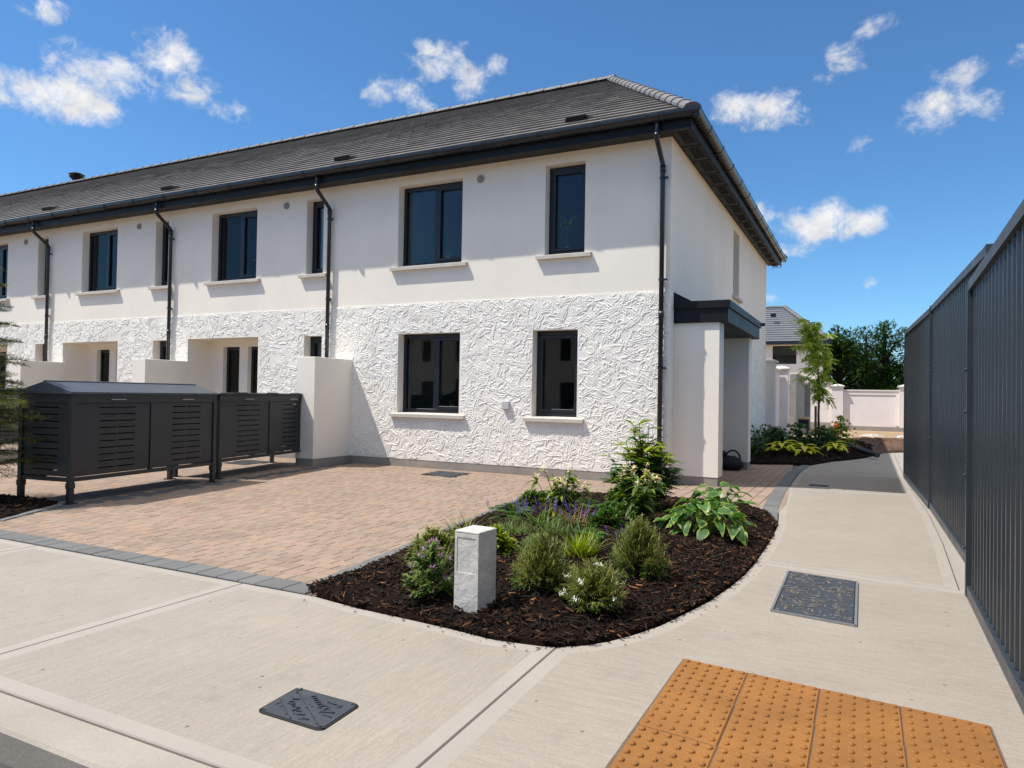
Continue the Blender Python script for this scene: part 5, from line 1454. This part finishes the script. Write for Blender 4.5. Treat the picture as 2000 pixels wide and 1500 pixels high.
# terrace across the road behind the camera, mirrored in the ground floor glass
op = thing('opposite_terrace', (-20, -34, 0), 'white terrace across the road, seen only mirrored in the ground floor windows', 'building')
OY = -29.
mb = MB(); hs = []
for k in range(11):
    x = -47+k*5; hs += [(x+.5, x+1.8, 3.4, 4.8), (x+2.9, x+3.6, 3.4, 4.8), (x+.5, x+1.8, .9, 2.3), (x+2.9, x+3.9, .0, 2.1)]
holes_wall(mb, -48, 8, -.1, 5.2, hs, lambda u, z: (u, OY, z))
for h in hs: reveal(mb, h, OY, OY-.2)
mb.quad((-48, OY, -.1), (-48, OY-10, -.1), (-48, OY-10, 5.2), (-48, OY, 5.2)); mb.quad((8, OY, -.1), (8, OY-10, -.1), (8, OY-10, 5.2), (8, OY, 5.2)); mb.quad((-48, OY-10, -.1), (8, OY-10, -.1), (8, OY-10, 5.2), (-48, OY-10, 5.2))
mb.build('wall', 'render', op)
mb = MB()
for h in hs: mb.box(h[0], h[1], OY-.26, OY-.2, h[2], h[3])
mb.build('glazing', 'door', op)
mb = MB(); mb.add([(-48.4, OY+.4, 5.2), (8.4, OY+.4, 5.2), (4.8, OY-5, 8.6), (-44.8, OY-5, 8.6), (-48.4, OY-10.4, 5.2), (8.4, OY-10.4, 5.2)], [(0, 1, 2, 3), (1, 5, 2), (5, 4, 3, 2), (4, 0, 3)]); mb.build('roof', 'tile', op)
# trees beyond the wall
def tree(x, y, h, r, lab, seed, lobes):
    rr = random.Random(seed)
    t = thing('leafy_tree', (x, y, 0), lab, 'tree', 'dark trees beyond the garden wall')
    mb = MB(); mb.tube([(x, y, -.1), (x+.1, y, h*.3), (x, y+.1, h*.6), (x, y, h*.9)], [.28, .22, .14, .04], 8)
    lf = MB(); cs = []
    for k in range(lobes):
        a = rr.uniform(0, 6.28); q = rr.uniform(.1, .75)*r; z = h*rr.uniform(.2, .82)
        c = Vector((x+math.cos(a)*q, y+math.sin(a)*q, z)); lr = rr.uniform(.55, 1.05)*r*.42
        if z > h*.7: lr *= .75
        cs.append((c, lr)); mb.tube([(x, y, z*.7), tuple((Vector((x, y, z*.85))+c)*.5), tuple(c)], [.09, .06, .02], 5)
    for c, lr in cs:
        for k in range(int(170*lr/.9)):
            d = Vector((rr.gauss(0, 1), rr.gauss(0, 1), rr.gauss(0, .85))).normalized(); f = rr.uniform(.55, 1.08); b = c+d*lr*f
            ax = (d+Vector((0, 0, .5))+Vector((rr.gauss(0, .5), rr.gauss(0, .5), rr.gauss(0, .4)))).normalized()
            sd = ax.cross(UP).normalized() if abs(ax.z) < .95 else Vector((1, 0, 0))
            for m in range(7):
                a2 = rr.uniform(-1, 1); lf.leaf(b+ax*rr.uniform(0, .18), ax+sd*a2+Vector((0, 0, rr.uniform(-.4, .3))), UP, rr.uniform(.12, .24), .065, .35, .25, 2)
    mb.build('trunk', 'bark_dark', t); lf.build('crown', 'lf_crown', t)
tree(.95, 37.5, 6.5, 2.2, 'dark leafy tree beyond the wall, immediately right of the young tree', 3, 26)
tree(3.5, 38.5, 6.8, 2.3, 'dark leafy tree beyond the wall, next to the hoarding end', 5, 28)
tree(2.5, 42., 6.4, 2.0, 'darker tree standing behind the other two beyond the wall', 8, 22)
tree(6.6, 39., 6.2, 2.2, 'dark leafy tree beyond the wall, mostly hidden by the hoarding', 9, 20)

# houseplants on the window sills
def houseplant(x, y, z, h, r, n, lm, pm, lab, kind):
    o = thing('houseplant', (x, y, z), lab, 'houseplant', 'houseplants in the windows')
    mb = MB(); mb.tube([(x, y, z), (x, y, z+.15)], [.035, .05], 12); mb.build('pot', pm, o)
    lf = MB(); p = Vector((x, y, z+.14))
    if kind == 'palm':
        st = MB(); st.tube([p, p+UP*h*.75], .008, 6); st.build('stem', 'stem', o); p = p+UP*h*.75
    for k in range(n):
        d = rdir(5, 70) if kind == 'palm' else rdir(30, 88)
        lf.leaf(p, d, UP, r*R.uniform(.7, 1.1), .03, .7 if kind == 'palm' else .2, .2, 4)
    lf.build('foliage', lm, o)
houseplant(-1.76, .31, 3.55, .50, .22, 26, 'lf_tree', 'pot_pale', 'small palm inside the upper narrow window of the end house', 'palm')
houseplant(-4.02, .31, 3.55, .2, .17, 18, 'lf_tree', 'pot_pale', 'small pale plant inside the upper wide window of the end house', 'x')
houseplant(-1.60, .30, .95, .2, .13, 34, 'lf_mid', 'pot', 'green succulent in a terracotta pot inside the lower narrow window', 'x')
houseplant(-3.88, .30, .95, .2, .17, 14, 'lf_mid', 'pot_pale', 'upright cactus like plant inside the lower wide window', 'x')
houseplant(-8.70, .31, 3.55, .3, .2, 18, 'lf_tree', 'pot_pale', 'flowering plant inside the upper wide window of the second house', 'palm')
